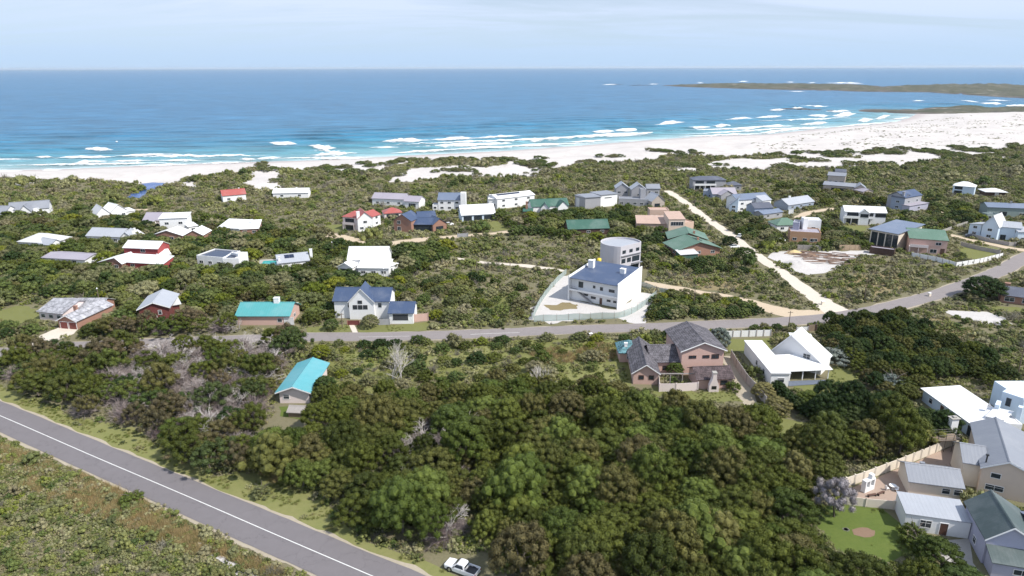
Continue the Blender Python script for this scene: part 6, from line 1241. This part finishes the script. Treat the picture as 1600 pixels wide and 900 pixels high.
# clipped hedge on the far side of the lawn
hp = ribbon_pts([(1214,612),(1240,636),(1268,654),(1300,664)], 1.7)
r = empty('hedge', (hp[0][0], hp[0][1], 0), 0, 'dark green hedge running down beside the tan bushes and the lawn', 'hedge')
hv = []; hf = []; o_ = 0
for i, p in enumerate(hp):
    q, f = crown_np(800+i, 1.3, 1.7, 22, .5, 90, .15, low=-.2, lumps=.15, z0=.6); q = q+np.array((p[0]-hp[0][0], p[1]-hp[0][1], gz(*p))); hv.append(q); hf.append(f+o_); o_ += len(q); TREES.append((p[0], p[1], 1.5))
link('foliage', mesh_np('foliage', np.concatenate(hv), np.concatenate(hf), L_DARK), r)

# middle-ground bushes
BZ = [([(0,338),(60,342),(90,342),(140,325),(205,345),(240,330),(330,348),(400,348),(440,368),(500,368),(520,382),(600,388),(700,395),(690,415),(640,430),(620,468),(520,475),(470,500),(360,462),(300,455),(212,470),(160,468),(60,465),(0,476)], 4.9, (.7, 2.0)),
 ([(480,535),(560,536),(680,534),(800,530),(930,528),(965,545),(975,600),(830,590),(760,606),(600,606),(500,600),(515,560)], 6.2, (.55, 1.2)),
 ([(610,465),(660,440),(700,430),(800,440),(830,460),(815,500),(700,508),(672,492),(650,470)], 6.0, (.6, 1.3)), ([(500,440),(640,425),(660,445),(640,470),(520,452)], 4.6, (.8, 1.5)), ([(640,392),(700,380),(708,402),(690,412),(640,412)], 4.6, (1.0, 1.9)),
 ([(770,338),(820,340),(890,338),(985,334),(1000,350),(1040,366),(1036,405),(1010,415),(1003,372),(940,380),(870,376),(790,368)], 4.6, (.9, 1.8)), ([(1003,400),(1060,408),(1140,415),(1172,405),(1160,428),(1060,430),(1003,432)], 5, (.7, 1.3)),
 ([(1002,470),(1040,462),(1130,470),(1190,482),(1198,496),(1080,503),(1005,500)], 3.0, (.8, 1.15)), ([(1125,330),(1180,345),(1215,366),(1226,384),(1190,395),(1150,372)], 5, (.7, 1.4)), ([(1285,352),(1310,350),(1345,366),(1350,392),(1290,396),(1285,372)], 4.5, (.8, 1.5)),
 ([(1384,340),(1440,335),(1520,345),(1500,362),(1440,358),(1390,362)], 5, (.8, 1.4)), ([(1220,292),(1350,306),(1390,318),(1380,330),(1310,314),(1280,330),(1210,312)], 6, (.9, 1.6)), ([(1450,310),(1535,330),(1540,345),(1500,345),(1440,332)], 6, (.8, 1.6)),
 ([(1230,388),(1250,384),(1310,392),(1306,398),(1240,392)], 4.5, (.9, 1.3)), ([(1500,396),(1550,400),(1548,408),(1500,414)], 4, (.7, 1.1)), ([(1165,512),(1262,510),(1262,522),(1165,524)], 3.0, (.5, .75)), ([(970,528),(1065,522),(1064,534),(975,540)], 3.4, (.5, .9)), ([(500,472),(522,462),(524,500),(505,498)], 3.5, (.8, 1.2)),
 ([(1350,600),(1430,640),(1300,640),(1340,620)], 3.6, (.6, 1.0)), ([(1130,615),(1190,640),(1230,690),(1160,660)], 3.6, (.5, .8)), ([(1290,360),(1340,380),(1330,392),(1290,384)], 4, (.8, 1.2)), ([(0,470),(60,505),(50,540),(0,545)], 5, (.6, 1.1)), ([(0,560),(45,560),(20,600),(0,596)], 3.4, (.6, 1.0)),
 ([(300,455),(360,462),(368,500),(290,500),(285,480)], 4.0, (.8, 1.5)), ([(165,468),(215,470),(216,515),(125,530),(170,490)], 3.8, (.9, 1.5)), ([(455,470),(520,470),(520,500),(470,512),(460,500)], 4.2, (.8, 1.4))]
bx = []
for i, (poly, sp, sr) in enumerate(BZ):
    x, y = grid_pts(poly, sp, 50+i); k = ~blocked(x, y, 1.2, 3.0); x, y = x[k], y[k]; s = rng.uniform(sr[0], sr[1], len(x)); bx.append(np.column_stack([x, y, s]))
bx = np.concatenate(bx)
if TREES:
    ta = np.array(TREES); keep = np.array([np.all(np.hypot(ta[:, 0]-p[0], ta[:, 1]-p[1]) > ta[:, 2]*.75) for p in bx]); bx = bx[keep]
o = np.argsort(np.hypot(bx[:, 0], bx[:, 1])/bx[:, 2]); bx = bx[o]
for i, (x, y, s) in enumerate(bx[:290]):
    px, py = proj(x, y); g = ('open lot between the cross road and the big thicket' if 528 < py < 612 and px < 980 else 'road verge and slope right of the pink house' if py >= 505 else 'land above the cross road')
    r = link('coastal_bush', prng.choice(BC)); r.location = (x, y, gz(x, y)); r.rotation_euler = (0, 0, prng.uniform(0, 6.28)); r.scale = (s, s, s*prng.uniform(.8, 1.1))
    tag(r, 'rounded green coastal bush on the '+g, 'bush', 'bushes on the '+g)
b2 = bx[290:]
scatter('scrub_bushes', 'dark green bushes between the farther houses', 'scrub', BC, b2[:, 0], b2[:, 1], rng.integers(0, len(BC), len(b2)), b2[:, 2], rng.uniform(0, 6.28, len(b2)))
for t_ in bx: TREES.append((t_[0], t_[1], 1.3*t_[2]))

# low fynbos over everything else
FC = [crown_mesh('clump', m_, 600+i, R, H, n_, tr, nl, lf, low=.0, lumps=.5, z0=.05) for i, (m_, R, H, n_, tr, nl, lf) in enumerate([(L_FYN,.75,.42,11,.30,46,.06),(L_FYN,.85,.5,13,.32,46,.06),(L_FYN,.65,.36,9,.28,44,.06),(L_MID,.7,.62,12,.32,46,.065),(L_FYN,.8,.4,11,.32,44,.06),(L_FYN,.7,.55,11,.3,46,.06)])]
for i in range(2): v, f = twig_np(700+i, .75, .6, 60, .02, 3, 0); FC.append(mesh_np('clump', v, f, leafmat('pale_fynbos_twigs_%d' % i, [(.19,.175,.145),(.25,.235,.19),(.14,.125,.10)], .3, .8)))
y0s = []; x0s = []
g2 = np.random.default_rng(99)
for (ya, yb, sp) in ((35, 120, .66), (120, 175, 1.3), (175, 270, 1.75), (270, 380, 2.2), (380, 640, 2.6)):
    Y = np.arange(ya, yb, sp*.87)
    for j, yv in enumerate(Y):
        xm = .86*yv+12; X = np.arange(-xm, xm, sp)+(j % 2)*sp/2; x0s.append(X+g2.uniform(-.45, .45, len(X))*sp); y0s.append(yv+g2.uniform(-.45, .45, len(X))*sp)
X = np.concatenate(x0s); Y = np.concatenate(y0s); n0 = len(X)
sd = sand_amount(X, Y); kp = (sd+.5*g2.random(len(X)) < .62) & (shore_dist(X, Y) > 8); 
ln = np.interp(Y, [0, 120, 175, 270, 380, 640], [.60, .66, .92, 1.2, 1.55, 1.85])
dens = .5+.5*fbm(X/14, Y/14, 81, 3); kp &= g2.random(len(X)) < np.clip(.62+dens*.6, 0, 1)*np.where(Y > 170, .74, 1)
X, Y, ln = X[kp], Y[kp], ln[kp]; bl = blocked(X, Y, .4, 1.2); X, Y, ln = X[~bl], Y[~bl], ln[~bl]
vp = [(-60,585),(0,600),(60,628),(130,655),(215,672),(262,700),(330,745),(405,735),(470,760),(530,800),(560,840),(640,868),(720,905),(760,940),(700,940),(500,838),(250,734),(0,632),(-60,605)]
ppx, ppy = proj(X, Y); kk = ~inpoly(ppx, ppy, vp) | (g2.random(len(X)) < .04); X, Y, ln = X[kk], Y[kk], ln[kk]
lot = [(485,535),(960,530),(985,600),(960,618),(830,606),(700,614),(560,612),(500,600),(520,560)]
ppx, ppy = proj(X, Y); kk = ~inpoly(ppx, ppy, lot) | (g2.random(len(X)) < .38); X, Y, ln = X[kk], Y[kk], ln[kk]
ta = np.array(TREES); near = np.zeros(len(X), bool)
for tx, ty, trd in ta:
    s = (np.abs(X-tx) < trd*.8) & (np.abs(Y-ty) < trd*.8); near |= s
# pass only where no big crown covers the ground completely
kk = ~near | (g2.random(len(X)) < .25); X, Y, ln = X[kk], Y[kk], ln[kk]
patchn = fbm(X/22, Y/22, 91, 3); idx = np.where(patchn > .18, g2.choice([0, 1, 2, 4, 6, 7], len(X)), g2.choice([0, 1, 3, 4, 5, 2, 6], len(X))); idx = np.where(g2.random(len(X)) < .15, g2.integers(0, 8, len(X)), idx)
sc = ln*g2.lognormal(-.02, .32, len(X)); big = g2.random(len(X)) < .06; sc = np.where(big, sc*1.8, sc)
print('fynbos clumps', len(X), 'of', n0, 'bushes', len(bx), 'trees', len(TREES))
scatter('fynbos', 'low grey-green and brown fynbos scrub covering the open ground', 'scrub', FC, X, Y, idx, sc, g2.uniform(0, 6.28, len(X)), sc*g2.uniform(.75, 1.5, len(sc)))
# dune bushes on the sand
x, y = grid_pts([(380,296),(400,262),(520,266),(640,250),(900,252),(1040,240),(1200,242),(1440,232),(1600,224),(1600,262),(1200,272),(1000,275),(860,280),(600,286)], 5.5, 33)
k = (fbm(x/20, y/20, 55, 3) > .16) & (sand_amount(x, y) > .5); x, y = x[k], y[k]; dsc = rng.uniform(.7, 1.6, len(x))
scatter('dune_scrub', 'dark low bushes dotted over the white dunes', 'scrub', [tint(b, L_MID) for b in BC[:4]], x, y, rng.integers(0, 4, len(x)), dsc*1.3, rng.uniform(0, 6.28, len(x)), dsc*.7)
x, y = grid_pts([(1150,240),(1200,215),(1330,200),(1440,186),(1600,180),(1600,225),(1440,230),(1300,236)], 4.5, 34); k = (fbm(x/26, y/14, 56, 3) > .12) & (rng.random(len(x)) < .6); x, y = x[k], y[k]; ds2 = rng.uniform(.5, 1.3, len(x))
scatter('beach_tufts', 'sparse brown tufts speckling the wide white beach', 'grass', FC[:8], x, y, rng.integers(0, 8, len(x)), ds2*1.2, rng.uniform(0, 6.28, len(x)), ds2*.5)
# golden reeds beside the main road, grass tufts
def grass_mesh(seed, n, h, w, R):
    r = np.random.default_rng(seed); p = np.column_stack([r.normal(0, R, n), r.normal(0, R, n), np.zeros(n)]); a = r.uniform(0, 6.283, n); l = r.normal(0, .28, (n, 2)); hh = h*r.uniform(.6, 1.2, n); s = np.column_stack([np.cos(a)*w, np.sin(a)*w, np.zeros(n)])
    t = p+np.column_stack([l[:, 0]*hh, l[:, 1]*hh, hh]); v = np.stack([p-s, p+s, t], 1).reshape(-1, 3); return mesh_np('tuft', v, np.arange(3*n).reshape(-1, 3), L_GRASS)
GM = [grass_mesh(i, 90, .95, .022, .28) for i in range(3)]
RZ = [[(0,694),(60,716),(140,760),(230,800),(300,838),(330,862),(300,868),(200,826),(100,790),(0,742)], [(60,690),(200,770),(330,846),(460,900),(420,905),(300,850),(150,770)], [(330,440),(440,448),(450,462),(370,470)], [(1180,640),(1200,668),(1190,680),(1130,650)], [(408,738),(440,730),(470,756),(430,764)], [(820,545),(960,535),(960,560),(850,570)]]
gx_ = []; 
for i, z_ in enumerate(RZ): x, y = grid_pts(z_, .62 if i < 2 else 1.1, 60+i); k = ~blocked(x, y, 0, 0) & (fbm(x/5, y/5, 66, 3) > -.35); gx_.append(np.column_stack([x[k], y[k]]))
gx_ = np.concatenate(gx_); s = rng.uniform(.6, 1.25, len(gx_))
scatter('reed_grass', 'golden brown reeds and dry grass beside the tar road', 'grass', GM, gx_[:, 0], gx_[:, 1], rng.integers(0, 3, len(gx_)), s, rng.uniform(0, 6.28, len(gx_)))

# short tufts that break up the mown verge, the meadow and the lawns
L_TUFT = leafmat('green_grass_blades', [(.10,.13,.03),(.16,.18,.045),(.22,.20,.09),(.12,.16,.03)], .3, .8, .1)
TM = [tint(g, L_TUFT) for g in GM]; tl = []
for i, (z_, sp, th) in enumerate([(vp, .8, .0), (lot, 1.0, -.1), ([(1238,598),(1292,594),(1300,574),(1325,570),(1345,600),(1350,618),(1300,632)], 1.3, .0), ([(1288,790),(1330,784),(1372,786),(1412,822),(1430,866),(1310,862)], 1.2, .25), ([(1020,604),(1150,612),(1160,626),(1080,632),(1024,622)], 1.0, 0), ([(478,512),(620,507),(672,505),(672,516),(480,522)], 1.0, .1)]):
    x, y = grid_pts(z_, sp, 160+i); k = fbm(x/4, y/4, 67, 3) > th
    for c, w in ROADS[:2]:
        k &= np.hypot(x[:, None]-c[None, ::2, 0], y[:, None]-c[None, ::2, 1]).min(1) > w
    tl.append(np.column_stack([x[k], y[k]]))
tl = np.concatenate(tl); s = rng.uniform(.22, .6, len(tl))
scatter('grass', 'short rough grass on the verges, lawns and the open lot', 'grass', TM, tl[:, 0], tl[:, 1], rng.integers(0, 3, len(tl)), s*1.3, rng.uniform(0, 6.28, len(tl)), s*.7)
